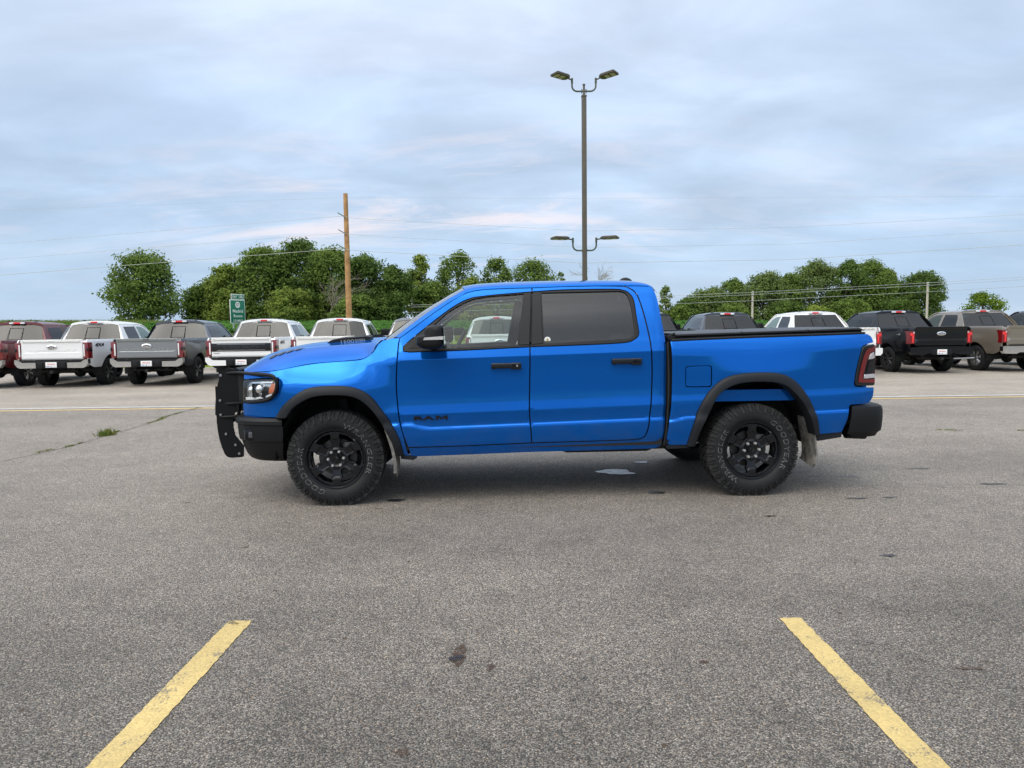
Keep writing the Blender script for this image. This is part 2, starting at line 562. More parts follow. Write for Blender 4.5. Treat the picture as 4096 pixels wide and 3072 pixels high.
def panel(outline, fn, mats, step=0.04, rows=(), gap=0.0025, cham=0.003, thick=0.02, holes=(), name='panel', both=True, hole_rim=True, rake=0.0):
    """curved sheet-metal panel: outline in (u, v), fn(u, v) -> point; exact normals; rolled edge.  Returns mesh, mirrored mesh."""
    def prep(o, ccw, g):
        o = dens(o, step)
        if (area(o) > 0) != ccw:
            o = o[::-1]
        return inset(o, g)
    loops = [prep(outline, True, gap + cham)] + [prep(h, False, gap + cham) for h in holes]
    main = loops[0]
    us = [p[0] for p in main]
    vs_ = [p[1] for p in main]
    rws = sorted(set([r_ for r_ in rows if min(vs_) - .1 < r_ < max(vs_) + .1] + list(np.arange(min(vs_) + step * .5, max(vs_), step))))
    P = []
    for k, r_ in enumerate(rws):
        off = 0 if len(rows) else (k % 2) * .5 * step
        for u in np.arange(min(us) + off, max(us), step):
            P.append((u, r_ + rake * (u - 1.7)))
    P = np.array(P) if P else np.zeros((0, 2))
    if len(P):
        keep = pip(P, main)
        for h in loops[1:]:
            keep &= ~pip(P, h)
        allb = np.array([q for l in loops for q in l])
        P = P[keep]
        if len(P):
            dmin = np.sqrt(((P[:, None, :] - allb[None]) ** 2).sum(-1)).min(1)
            P = P[dmin > step * .22]
    coords, edges = [], []
    for l in loops:
        b = len(coords)
        coords += [Vector(q) for q in l]
        edges += [(b + i, b + (i + 1) % len(l)) for i in range(len(l))]
    nb = len(coords)
    coords += [Vector((float(a), float(b))) for a, b in P]
    vo, eo, fo, _, _, _ = delaunay_2d_cdt(coords, edges, [], 1, 1e-6)
    tri = []
    cen = np.array([[sum(vo[i].x for i in f) / len(f), sum(vo[i].y for i in f) / len(f)] for f in fo])
    ok = pip(cen, main)
    for h in loops[1:]:
        ok &= ~pip(cen, h)
    tri = [tuple(f) for f, k in zip(fo, ok) if k]
    e = 1e-4
    V, N = [], []

    def nrm(u, v):
        du = (fn(u + e, v) - fn(u - e, v))
        dv = (fn(u, v + e) - fn(u, v - e))
        return du.cross(dv).normalized(), du.normalized(), dv.normalized()
    for q in vo:
        V.append(fn(q.x, q.y))
        N.append(nrm(q.x, q.y)[0])
    faces = list(tri)
    # rolled rim
    idx = {}
    for i, q in enumerate(vo):
        idx[(round(q.x, 5), round(q.y, 5))] = i
    for li, l in enumerate(loops):
        if li and not hole_rim:
            continue
        ring = [idx.get((round(q[0], 5), round(q[1], 5))) for q in l]
        if any(r_ is None for r_ in ring):
            continue
        outl = inset(l, -cham)
        b = len(V)
        n = len(l)
        for i in range(n):
            u, v = outl[i]
            nn, du, dv = nrm(u, v)
            o2 = Vector((outl[i][0] - l[i][0], outl[i][1] - l[i][1]))
            ow = (du * o2.x + dv * o2.y)
            ow = ow.normalized() if ow.length > 1e-9 else nn
            p = fn(u, v)
            V.append(p - nn * cham * .7)
            N.append((ow * .8 + nn * .4).normalized())
            V.append(p - nn * thick)
            N.append(ow)
        for i in range(n):
            j = (i + 1) % n
            a0, a1 = ring[i], ring[j]
            faces.append((a0, b + 2 * i, b + 2 * j, a1))
            faces.append((b + 2 * i, b + 2 * i + 1, b + 2 * j + 1, b + 2 * j))

    def mk(mir):
        me = bpy.data.meshes.new(name)
        s = -1 if mir else 1
        good, seen = [], set()
        for f in faces:
            key = frozenset(f)
            if len(key) == len(f) and key not in seen:
                seen.add(key)
                good.append(f[::-1] if mir else f)
        me.from_pydata([(p.x, p.y * s, p.z) for p in V], [], good)
        me.validate()
        for m in (mats if isinstance(mats, (list, tuple)) else [mats]):
            me.materials.append(m)
        me.polygons.foreach_set('use_smooth', [True] * len(me.polygons))
        me.update()
        me.normals_split_custom_set_from_vertices([(q.x, q.y * s, q.z) for q in N])
        return me
    return mk(False), (mk(True) if both else None)


def text2d(s, bold=0.0, font_shear=0.0, extrude=0.5, res=3, spacing=1.0):
    """text as flat mesh: verts (x, y, z in 0..1 extrude), faces; width/height normalised to bbox"""
    cu = bpy.data.curves.new('lettering', 'FONT')
    cu.body = s
    cu.size = 1.0
    cu.offset = bold
    cu.shear = font_shear
    cu.extrude = extrude
    cu.resolution_u = res
    cu.space_character = spacing
    ob = bpy.data.objects.new('lettering', cu)
    me = bpy.data.meshes.new_from_object(ob)
    bpy.data.objects.remove(ob)
    bpy.data.curves.remove(cu)
    vs = np.array([q.co[:] for q in me.vertices])
    fs = [tuple(p.vertices) for p in me.polygons]
    bpy.data.meshes.remove(me)
    lo, hi = vs.min(0), vs.max(0)
    vs = (vs - lo) / np.maximum(hi - lo, 1e-6)
    return vs, fs


def letters(s, w_, h_, fn, depth=0.004, name='lettering', m=None, parent=None, bold=0.012, shear=0.0, spacing=1.0):
    """text of width w_, height h_; fn(x, y, z) -> point (x right, y up, z out, centred)"""
    vs, fs = text2d(s, bold, shear, spacing=spacing)
    mb = MB()
    mb.add([fn((a - .5) * w_, (b - .5) * h_, c * depth) for a, b, c in vs], fs)
    return mb.build(name, m, parent, smooth=None)
# ------------------------------------------------------------------ ground


def gz(x, y):
    """terrain beyond the lot rises gently"""
    t = min(1.0, max(0.0, (y - 29.0) / 81.0))
    xx = max(-160.0, min(160.0, x))
    return t * (2.05 - 0.0118 * xx) - 0.07 * (1 - sst(28.6, 30.0, y))


def asphalt(name, lo, hi, tint=(1, .90, .78), scale=150.0, contrast=0.95, rough=0.78, bump=0.6, grazing_fade=False):
    m = bpy.data.materials.new(name)
    m.use_nodes = True
    t = NT(m.node_tree)
    b = m.node_tree.nodes['Principled BSDF']
    c = t.n('ShaderNodeTexCoord').outputs['Object']
    wp = t.n('ShaderNodeTexNoise', i={'Vector': c, 'Scale': 60.0, 'Detail': 2.0})
    cw = t.mix(0.004, c, wp.outputs['Color'], 'ADD')
    vo = t.n('ShaderNodeTexVoronoi', voronoi_dimensions='2D', i={'Vector': cw, 'Scale': scale, 'Randomness': 1.0})
    g = t.n('ShaderNodeSeparateColor', i={0: vo.outputs['Color']})
    col = t.ramp(g.outputs[0], [(0.0, lo * .58), (0.35, lo), (0.72, hi * .9), (0.94, hi * 1.15), (1.0, min(.70, hi * 1.9))])
    warm = t.ramp(g.outputs[1], [(0.0, (0.93, 0.96, 1.0)), (0.55, (1.0, 0.97, 0.93)), (0.93, (1.0, 0.95, 0.88)), (1.0, (1.0, 0.78, 0.58))])
    col = t.mix(1.0, col, warm, 'MULTIPLY')
    gapf = t.ramp(vo.outputs['Distance'], [(0.28, 1.0), (0.62, 0.30)])
    col = t.mix(contrast, col, t.mix(1.0, col, gapf, 'MULTIPLY'))
    n1 = t.n('ShaderNodeTexNoise', i={'Vector': c, 'Scale': 0.45, 'Detail': 6.0, 'Roughness': 0.62})
    v1 = t.ramp(n1.outputs[0], [(0.3, 0.80), (0.5, 1.0), (0.7, 1.14)])
    n2 = t.n('ShaderNodeTexNoise', i={'Vector': c, 'Scale': 5.0, 'Detail': 4.0, 'Roughness': 0.6})
    v2 = t.ramp(n2.outputs[0], [(0.3, 0.88), (0.7, 1.10)])
    mp = t.n('ShaderNodeMapping', i={'Vector': c, 'Scale': (0.10, 1.1, 1), 'Rotation': (0, 0, 0.05)})
    n3 = t.n('ShaderNodeTexNoise', i={'Vector': mp.outputs[0], 'Scale': 1.0, 'Detail': 4.0})
    v3 = t.ramp(n3.outputs[0], [(0.3, 0.90), (0.7, 1.08)])
    for v in (v1, v2, v3):
        col = t.mix(1.0, col, v, 'MULTIPLY')
    col = t.mix(1.0, col, tint, 'MULTIPLY')
    if grazing_fade:
        # grazing-angle brightening painted into the colour: dark near the camera, paler further off
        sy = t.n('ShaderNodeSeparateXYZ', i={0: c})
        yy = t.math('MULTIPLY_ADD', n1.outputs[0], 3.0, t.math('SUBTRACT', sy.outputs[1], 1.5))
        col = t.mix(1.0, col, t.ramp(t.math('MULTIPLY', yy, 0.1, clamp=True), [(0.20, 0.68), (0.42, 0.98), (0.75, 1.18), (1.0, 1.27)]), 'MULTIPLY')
    # scattered oil drips and rust freckles
    vs = t.n('ShaderNodeTexVoronoi', voronoi_dimensions='2D', i={'Vector': c, 'Scale': 1.7})
    sp = t.ramp(vs.outputs['Distance'], [(0.012, 1.0), (0.028, 0.0)])
    sg = t.n('ShaderNodeSeparateColor', i={0: vs.outputs['Color']})
    sp = t.math('MULTIPLY', sp, t.math('GREATER_THAN', sg.outputs[0], 0.55))
    col = t.mix(sp, col, (0.055, 0.034, 0.018))
    t.link(col, b.inputs['Base Color'])
    b.inputs['Roughness'].default_value = rough
    bp = t.n('ShaderNodeBump', invert=True, i={'Height': vo.outputs['Distance'], 'Strength': bump, 'Distance': 0.006})
    t.link(bp.outputs[0], b.inputs['Normal'])
    return m


M['asphalt'] = asphalt('asphalt', 0.172, 0.345, grazing_fade=True)
M['far_asphalt'] = asphalt('worn_pale_asphalt', 0.31, 0.43, tint=(1.0, 0.90, 0.77), contrast=0.5, bump=0.45)
M['kerb'] = mat('kerb_concrete', (0.42, 0.40, 0.37), rough=0.9, noise=(3, .25))
M['gutter'] = mat('grey_concrete_strip', (0.44, 0.43, 0.42), rough=0.85, noise=(4, .2))
M['earth'] = mat('grassy_ground', (0.15, 0.21, 0.040), rough=1.0, noise=(1.2, .35, (0.24, 0.27, 0.055)))


def paint_mat(name, col):
    m = bpy.data.materials.new(name)
    m.use_nodes = True
    t = NT(m.node_tree)
    b = m.node_tree.nodes['Principled BSDF']
    c = t.n('ShaderNodeTexCoord').outputs['Object']
    vo = t.n('ShaderNodeTexVoronoi', voronoi_dimensions='2D', i={'Vector': c, 'Scale': 115.0})
    n = t.n('ShaderNodeTexNoise', i={'Vector': c, 'Scale': 7.0, 'Detail': 8.0, 'Roughness': 0.75})
    k = t.math('MULTIPLY_ADD', vo.outputs['Distance'], 0.22, n.outputs[0])
    wear = t.ramp(k, [(0.66, 0.0), (0.76, 0.85)])
    g = t.n('ShaderNodeSeparateColor', i={0: vo.outputs['Color']})
    cc = t.mix(1.0, col, t.ramp(g.outputs[0], [(0, 0.86), (1, 1.1)]), 'MULTIPLY')
    n2 = t.n('ShaderNodeTexNoise', i={'Vector': c, 'Scale': 3.0, 'Detail': 6.0})
    cc = t.mix(1.0, cc, t.ramp(n2.outputs[0], [(0.3, 0.86), (0.7, 1.06)]), 'MULTIPLY')
    cc = t.mix(wear, cc, (0.12, 0.11, 0.10))
    t.link(cc, b.inputs['Base Color'])
    b.inputs['Roughness'].default_value = 0.75
    bp = t.n('ShaderNodeBump', invert=True, i={'Height': vo.outputs['Distance'], 'Strength': 0.35, 'Distance': 0.004})
    t.link(bp.outputs[0], b.inputs['Normal'])
    return m


M['yellow'] = paint_mat('yellow_road_paint', (0.52, 0.39, 0.155))
M['paleyellow'] = paint_mat('faded_yellow_paint', (0.66, 0.47, 0.17))

# terrain sheet out to the horizon
mb = MB()
xs = [-3000, -1500, -700, -400, -250, -160] + list(range(-140, 141, 10)) + [160, 250, 400, 700, 1500, 3000]
ys = [-3000, -1200, -500, -200, -100, -60, 0, 20, 28.6, 28.9, 29.3, 30, 33, 37, 41, 45, 50, 55, 60, 70, 80, 90, 100, 110, 130, 160, 200, 300, 500, 900, 1600, 3000]
vs = [(x, y, gz(x, y)) for y in ys for x in xs]
nx = len(xs)
mb.add(vs, [(j * nx + i, j * nx + i + 1, (j + 1) * nx + i + 1, (j + 1) * nx + i) for j in range(len(ys) - 1) for i in range(nx - 1)])
tag(mb.build('ground', M['earth'], smooth=80), kind='structure')

LINE0, LINE_S = 14.32, 0.0168     # far line: y at x = 0, slope


def strip(name, pts, m, kind='structure'):
    q = MB()
    q.add(pts, [tuple(range(len(pts)))])
    return tag(q.build(name, m, smooth=None, fix=False), kind=kind)


def yl(x, o=0.0):
    return LINE0 + LINE_S * x + o


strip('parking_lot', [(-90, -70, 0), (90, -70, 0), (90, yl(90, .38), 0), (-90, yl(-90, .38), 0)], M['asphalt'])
strip('far_pavement', [(-90, yl(-90, .38), 0), (90, yl(90, .38), 0), (90, 28.4, 0), (-90, 28.4, 0)], M['far_asphalt'])
strip('concrete_strip', [(-90, yl(-90, .30), .004), (90, yl(90, .30), .004), (90, yl(90, .47), .004), (-90, yl(-90, .47), .004)], M['gutter'])
strip('boundary_line', [(-90, yl(-90, -.06), .004), (90, yl(90, -.06), .004), (90, yl(90, .06), .004), (-90, yl(-90, .06), .004)], M['paleyellow'])
k = MB()
k.box((0, 28.5, 0.02), (180, 0.2, 0.20))
tag(k.build('kerb', M['kerb'], smooth=None), kind='structure')
for x0, x1, y1, y2 in ((-1.501, -1.378, 3.623, 0.2), (1.369, 1.481, 3.573, 0.2)):
    rnd = random.Random(int(x0 * 100))
    n_ = 150
    L_, R_ = [], []
    for k_ in range(n_ + 1):
        t_ = k_ / n_
        y_ = y1 + (y2 - y1) * t_
        L_.append((x0 - .012 * t_ + rnd.uniform(-.0035, .0035), y_ + rnd.uniform(-.003, .003), .004))
        R_.append((x1 - .012 * t_ + rnd.uniform(-.0035, .0035), y_ + rnd.uniform(-.003, .003), .004))
    q = MB()
    q.add(L_ + R_, [(k_ + 1, k_, n_ + 1 + k_, n_ + 2 + k_)[::-1] for k_ in range(n_)])
    tag(q.build('parking_stripe', M['yellow'], smooth=None, fix=False), kind='structure')


def blot(name, c, rx, ry, m, seed, n=26, z=.004, rough=.25):
    rnd = random.Random(seed)
    ph = [rnd.uniform(0, 6.28) for _ in range(4)]
    pts = []
    for i in range(n):
        a = 2 * math.pi * i / n
        k = 1 + rough * (math.sin(2 * a + ph[0]) * .5 + math.sin(3 * a + ph[1]) * .4 + math.sin(5 * a + ph[2]) * .3 + rnd.uniform(-.25, .25))
        pts.append((c[0] + rx * k * math.cos(a), c[1] + ry * k * math.sin(a), z))
    return strip(name, pts, m)


def stain_mat(name, col, rough, scale, lo, hi):
    m = bpy.data.materials.new(name)
    m.use_nodes = True
    t = NT(m.node_tree)
    b = m.node_tree.nodes['Principled BSDF']
    o = m.node_tree.nodes['Material Output']
    b.inputs['Base Color'].default_value = tuple(col) + (1,)
    b.inputs['Roughness'].default_value = rough
    c = t.n('ShaderNodeTexCoord').outputs['Object']
    n = t.n('ShaderNodeTexVoronoi', voronoi_dimensions='2D', i={'Vector': c, 'Scale': scale})
    n2 = t.n('ShaderNodeTexNoise', i={'Vector': c, 'Scale': 22.0, 'Detail': 5.0, 'Roughness': .7})
    k = t.math('MULTIPLY_ADD', n.outputs['Distance'], 0.35, n2.outputs[0])
    f = t.ramp(k, [(lo, 0.0), (hi, 1.0)])
    tr = t.n('ShaderNodeBsdfTransparent')
    mx = t.n('ShaderNodeMixShader', i={0: f, 1: tr.outputs[0], 2: b.outputs[0]})
    t.link(mx.outputs[0], o.inputs['Surface'])
    return m


M['oil'] = stain_mat('dark_oil', (0.020, 0.017, 0.014), 0.4, 130, .50, .66)
M['brown'] = stain_mat('brown_stain', (0.060, 0.030, 0.012), 0.5, 120, .55, .76)
M['wet'] = stain_mat('dark_damp', (0.040, 0.038, 0.036), 0.6, 120, .72, 1.10)
M['oildark'] = stain_mat('solid_oil', (0.016, 0.015, 0.014), 0.35, 120, .38, .52)
for i, (x, y, rx, ry, m) in enumerate([
        (-.262, 3.20, .035, .10, 'brown'), (-.272, 3.165, .030, .032, 'oil'), (-.115, 3.075, .020, .035, 'brown'), (-.41, 2.44, .022, .03, 'brown'),
        (.85, 3.10, .02, .02, 'brown'), (1.99, 3.01, .07, .012, 'brown'), (1.82, 3.10, .025, .01, 'brown'), (2.12, 3.07, .03, .01, 'brown'),
        (-1.05, 6.24, .075, .055, 'oildark'), (1.31, 6.42, .075, .055, 'oildark'),
        (2.55, 7.05, .10, .02, 'oil'), (3.02, 7.02, .09, .02, 'oil'), (2.95, 7.25, .07, .02, 'oil'), (3.35, 7.0, .10, .02, 'oil'), (3.0, 6.1, .09, .02, 'oil'),
        (3.30, 6.12, .07, .018, 'oil'), (4.52, 6.60, .12, .03, 'oil'), (4.25, 7.35, .12, .02, 'oil'), (2.05, 5.55, .05, .015, 'oil'), (2.45, 4.55, .06, .02, 'oil'),
        (-2.9, 6.25, .05, .025, 'brown'), (-1.9, 4.9, .03, .02, 'brown'), (-1.15, 5.95, .03, .015, 'brown'),
        (.35, 2.95, .30, .30, 'wet'), (.10, 2.35, .35, .22, 'wet'), (-1.2, 3.6, .25, .2, 'wet'), (1.1, 2.5, .22, .25, 'wet'), (-.9, 2.6, .25, .18, 'wet'), (2.2, 3.6, .3, .2, 'wet')]):
    blot('oil_stain' if m != 'wet' else 'damp_patch', (x, y), rx, ry, M[m], i, z=.004 if m != 'oil' else .006)

pm = bpy.data.materials.new('puddle_water')
pm.use_nodes = True
t = NT(pm.node_tree)
b = pm.node_tree.nodes['Principled BSDF']
b.inputs['Base Color'].default_value = (0.10, 0.10, 0.10, 1)
b.inputs['Roughness'].default_value = 0.06
b.inputs['Specular IOR Level'].default_value = 1.0
b.inputs['IOR'].default_value = 1.5
c = t.n('ShaderNodeTexCoord').outputs['Object']
vo = t.n('ShaderNodeTexVoronoi', voronoi_dimensions='2D', i={'Vector': c, 'Scale': 110.0})
bp = t.n('ShaderNodeBump', i={'Height': vo.outputs['Distance'], 'Strength': 0.25, 'Distance': 0.003})
t.link(bp.outputs[0], b.inputs['Normal'])
nz = t.n('ShaderNodeTexNoise', i={'Vector': c, 'Scale': 9.0, 'Detail': 4.0})
k = t.math('MULTIPLY_ADD', vo.outputs['Distance'], 0.5, t.math('MULTIPLY', nz.outputs[0], 0.5))
fz = t.ramp(k, [(0.30, 0.25), (0.42, 1.0)])
mx = t.n('ShaderNodeMixShader', i={0: fz, 1: t.n('ShaderNodeBsdfTransparent').outputs[0], 2: b.outputs[0]})
t.link(mx.outputs[0], pm.node_tree.nodes['Material Output'].inputs['Surface'])
blot('puddle', (1.07, 7.37), .20, .125, pm, 5, z=.005, rough=.34)
blot('puddle', (1.44, 7.89), .09, .05, pm, 6, z=.005)
blot('puddle', (-1.45, 7.55), .05, .04, pm, 8, z=.005)

# long cracks in the asphalt
M['crack'] = mat('crack_shadowed_tar', (0.035, 0.032, 0.028), rough=0.95)


def crack(pts, w0, seed):
    rnd = random.Random(seed)
    p = crv(pts, 14)
    L, Rr = [], []
    for i, q in enumerate(p):
        o = rnd.uniform(-.02, .02)
        h = w0 * rnd.uniform(.3, 1.0)
        L.append((q[0] - h + o, q[1], .0035))
        Rr.append((q[0] + h + o, q[1], .0035))
    q = MB()
    n = len(L)
    q.add(L + Rr, [(i, n + i, n + i + 1, i + 1) for i in range(n - 1)])
    return tag(q.build('pavement_crack', M['crack'], smooth=None, fix=False), kind='structure')


crack([(-6.16, 7.0), (-6.11, 8.5), (-6.0, 9.5), (-6.06, 10.6), (-6.14, 12.0), (-6.30, 12.9), (-6.33, 14.2)], .010, 1)
crack([(9.3, 9.6), (7.4, 9.85), (5.6, 10.15), (4.1, 10.35)], .012, 2)
crack([(2.4, 6.95), (2.9, 6.98), (3.6, 6.96), (4.4, 7.0), (6.2, 7.1)], .006, 3)
crack([(-9.5, 9.55), (-7.6, 9.75), (-5.5, 9.85)], .008, 4)


def blades(n, place, h, wdt, seed, name, m, kind='stuff', label=None, cat=None, lean=.5):
    """thin grass / weed blades; place(rng, n) -> (n,3) feet"""
    g = np.random.default_rng(seed)
    P = place(g, n)
    n = len(P)
    H = h * g.uniform(.45, 1.0, n)
    an = g.uniform(0, 2 * np.pi, n)
    ln = g.uniform(0, lean, n) * H
    la = g.uniform(0, 2 * np.pi, n)
    ex, ey = np.cos(an) * wdt, np.sin(an) * wdt
    tip = P + np.stack([np.cos(la) * ln, np.sin(la) * ln, H], 1)
    V = np.empty((n, 3, 3))
    V[:, 0] = P + np.stack([ex, ey, 0 * H], 1)
    V[:, 1] = P - np.stack([ex, ey, 0 * H], 1)
    V[:, 2] = tip
    me = bpy.data.meshes.new(name)
    me.vertices.add(3 * n)
    me.vertices.foreach_set('co', V.reshape(-1))
    me.loops.add(3 * n)
    me.loops.foreach_set('vertex_index', np.arange(3 * n, dtype=np.int32))
    me.polygons.add(n)
    me.polygons.foreach_set('loop_start', np.arange(0, 3 * n, 3, dtype=np.int32))
    me.update(calc_edges=True)
    me.materials.append(m)
    return tag(link(name, me), label, cat, kind=kind)


def seam_place(segs):
    def f(g, n):
        out = []
        tot = sum(s[4] for s in segs)
        for x0, y0, x1, y1, wgt, sp in segs:
            k = int(n * wgt / tot)
            t_ = g.uniform(0, 1, k)
            out.append(np.stack([x0 + (x1 - x0) * t_ + g.normal(0, sp, k), y0 + (y1 - y0) * t_ + g.normal(0, sp, k), np.zeros(k)], 1))
        return np.concatenate(out)
    return f


blades(1000, seam_place([(-6.12, 9.0, -6.08, 9.3, 1, .015), (-6.02, 9.45, -5.99, 9.6, 1, .015), (-6.01, 9.75, -6.02, 9.85, .5, .012), (-6.10, 10.5, -6.12, 10.75, 2, .03), (-6.12, 10.8, -6.13, 11.0, 1, .012),
                         (-6.14, 11.9, -6.17, 12.3, 1.5, .02), (-6.2, 12.4, -6.3, 12.8, 2.2, .03), (-6.3, 12.9, -6.33, 13.6, 1.6, .015), (-6.34, 14.0, -6.34, 14.3, .7, .02),
                         (6.0, 10.05, 6.4, 10.0, 1, .015), (7.1, 9.9, 7.3, 9.88, .8, .015), (8.6, 9.7, 9.1, 9.62, 1.3, .02)]), .028, .005, 3, 'crack_weeds', M['tuft'], lean=1.2)
blades(240, lambda g, n: np.stack([g.normal(-6.09, .05, n), g.normal(10.58, .07, n), np.zeros(n)], 1), .12, .007, 4, 'grass_tuft', M['tuft'], kind=None,
       label='small green grass tuft growing from the asphalt crack left of the blue pickup', cat='grass tuft', lean=.9)
# ------------------------------------------------------------------ the blue pickup
# local frame: x runs rearwards from the front axle, -y is the near (driver) side, z up
TR = thing('pickup_truck', (-1.581, 7.035, 0.0), R(2.774), 'bright blue four-door pickup with black brush guard and white-lettered tyres in the foreground', 'pickup truck')

cabP = pchip([(.36, .90), (.44, .950), (.50, .976), (.527, .988), (.60, 1.005), (.645, 1.0125), (.668, 1.0145), (.686, 1.011), (.697, 1.003), (.704, 1.001), (.75, 1.008), (.805, 1.0205), (.811, 1.022), (.818, 1.0215), (.9, 1.0150), (1.0, 1.0118), (1.1, 1.0118), (1.2, 1.0146), (1.272, 1.0195), (1.281, 1.020), (1.29, 1.018), (1.33, 1.005), (1.36, .995), (1.40, .978), (1.50, .940), (1.60, .898), (1.70, .852), (1.80, .800), (1.88, .752), (1.95, .700)])
fenP = pchip([(.36, .92), (.5, .965), (.7, 1.0), (.8, 1.010), (.95, 1.018), (1.03, 1.018), (1.10, 1.004), (1.16, .980), (1.22, .945), (1.27, .915), (1.34, .885), (1.42, .862), (1.5, .845)])
bedP = pchip([(.36, .94), (.44, .965), (.527, .985), (.60, 1.002), (.645, 1.0085), (.668, 1.010), (.686, 1.007), (.697, 1.000), (.704, .998), (.75, 1.003), (.811, 1.010), (.9, 1.005), (1.0, 1.003), (1.1, 1.006), (1.2, 1.011), (1.25, 1.013), (1.29, 1.008), (1.33, .996), (1.375, .976), (1.45, .945)])


def Wd(x, z):
    zr = z - .024 * (x - 1.7)
    if x < .95:
        zr -= .042 * (1 - sst(.60, .84, x)) * math.exp(-((z - .69) / .07) ** 2)
    if x < 2.897:
        t = sst(.02, .62, x)
        r = 0
        if t > 0:
            r += t * cabP(zr)
        if t < 1:
            r += (1 - t) * (fenP(z) + .026 * math.exp(-(x / .45) ** 2) * (1 - sst(.96, 1.20, z)))
        if x < -.3:
            r -= 1.0 * (-.3 - x) ** 2.2
        if x > 2.78:
            r -= .05 * ((x - 2.78) / .115) ** 2.5
    else:
        if 4.0 > x:
            zr -= .03 * (1 - sst(2.93, 3.06, x)) * -math.exp(-((z - .73) / .07) ** 2)
        r = bedP(zr) + .038 * math.exp(-((x - 3.72) / .52) ** 2) * (1 - sst(1.06, 1.42, z))
        if x > 4.35:
            r -= .55 * (x - 4.35) ** 2.2
        if x < 2.94:
            r -= .02 * ((2.94 - x) / .045) ** 2
    return r


def side(off=0.0, sgn=-1):
    return lambda x, z: Vector((x, sgn * (Wd(x, z) + off), z))


ROWS = [.527, .60, .645, .668, .679, .686, .692, .697, .704, .715, .80, .811, .82, .90, 1.262, 1.276, 1.281, 1.286, 1.30, 1.33]


def pair(name, outline, m, parent=TR, off=0.0, step=.04, rows=(), **kw):
    a, b_ = panel(outline, side(off), m, step=step, rows=rows, name=name, rake=.024, **kw)
    return link(name, a, parent), link(name, b_, parent)


BL = M['blue']
SEAM = [(.578, 1.449), (.79, 1.607), (.983, 1.742), (1.136, 1.829), (1.269, 1.861), (1.45, 1.871), (1.736, 1.877)]      # door top / roof rail line
DF = [(.578, 1.449), (.568, 1.40), (.562, 1.323), (.548, 1.147), (.544, 1.021), (.553, .856), (.568, .714), (.597, .600), (.629, .502)]   # door front edge
BS = [(1.736, 1.877), (1.717, 1.678), (1.696, 1.376), (1.692, 1.334), (1.690, 1.163), (1.684, .948), (1.682, .809), (1.690, .679), (1.701, .521)]
RDR = [(2.30, 1.889), (2.534, 1.882), (2.610, 1.859), (2.664, 1.801), (2.699, 1.667), (2.723, 1.525), (2.739, 1.406), (2.744, 1.320), (2.753, 1.147), (2.747, .931), (2.732, .723), (2.716, .613), (2.686, .551), (2.622, .531)]
TRIM_F = crv([(1.700, 1.359), (1.11, 1.337), (.66, 1.328)], 6) + crv([(.612, 1.335), (.622, 1.385), (.791, 1.527), (1.027, 1.705), (1.18, 1.783), (1.30, 1.803), (1.45, 1.818), (1.727, 1.838)], 6)
TRIM_R = crv([(1.727, 1.838), (2.0, 1.853), (2.442, 1.855), (2.552, 1.842), (2.603, 1.808), (2.630, 1.746), (2.637, 1.602), (2.645, 1.515), (2.643, 1.45), (2.598, 1.408), (2.509, 1.384), (2.183, 1.370), (1.700, 1.359)], 5)
GL_F = [(.93, 1.352), (1.004, 1.356), (1.581, 1.378)] + [(1.658, 1.823)] + crv([(1.333, 1.800), (1.18, 1.768), (1.005, 1.672), (.871, 1.556)], 5)
GL_R = [(1.818, 1.386), (2.50, 1.417)] + crv([(2.545, 1.419), (2.59, 1.44), (2.611, 1.494), (2.602, 1.69), (2.578, 1.80), (2.54, 1.832), (2.484, 1.837)], 4) + [(1.818, 1.829)]



def clampx(poly, lim, side_):
    return [((min(x, lim(z)) if side_ < 0 else max(x, lim(z))), z) for x, z in poly]


bsx = pchip([(z, x) for x, z in BS[::-1]])
tf_hole = clampx(TRIM_F, lambda z: bsx(z) - .0035, -1)
tr_hole = clampx(TRIM_R, lambda z: bsx(z) + .0035, 1)
zb, zt = 1.359, 1.838
body_f = crv(DF, 4) + crv([(.629, .502), (1.096, .506), (1.701, .521)], 3)[1:] + crv([p for p in BS[::-1] if p[1] < 1.34] + [(1.695, zb)], 4)[1:] + TRIM_F[1:] + [(1.7315, zt + .002), (1.736, 1.877)] + crv(SEAM[::-1], 5)[1:-1]
body_r = [(1.695, zb)] + crv([p for p in BS if p[1] < 1.34], 4) + crv([(1.701, .521), (2.402, .526), (2.622, .531)], 3)[1:] + crv(RDR[::-1], 4)[1:] + [(2.0, 1.885), (1.736, 1.877), (1.7315, zt + .002)] + TRIM_R[1:-1]
front_doors = pair('front_door', body_f, BL, rows=ROWS)
rear_doors = pair('rear_door', body_r, BL, rows=ROWS)
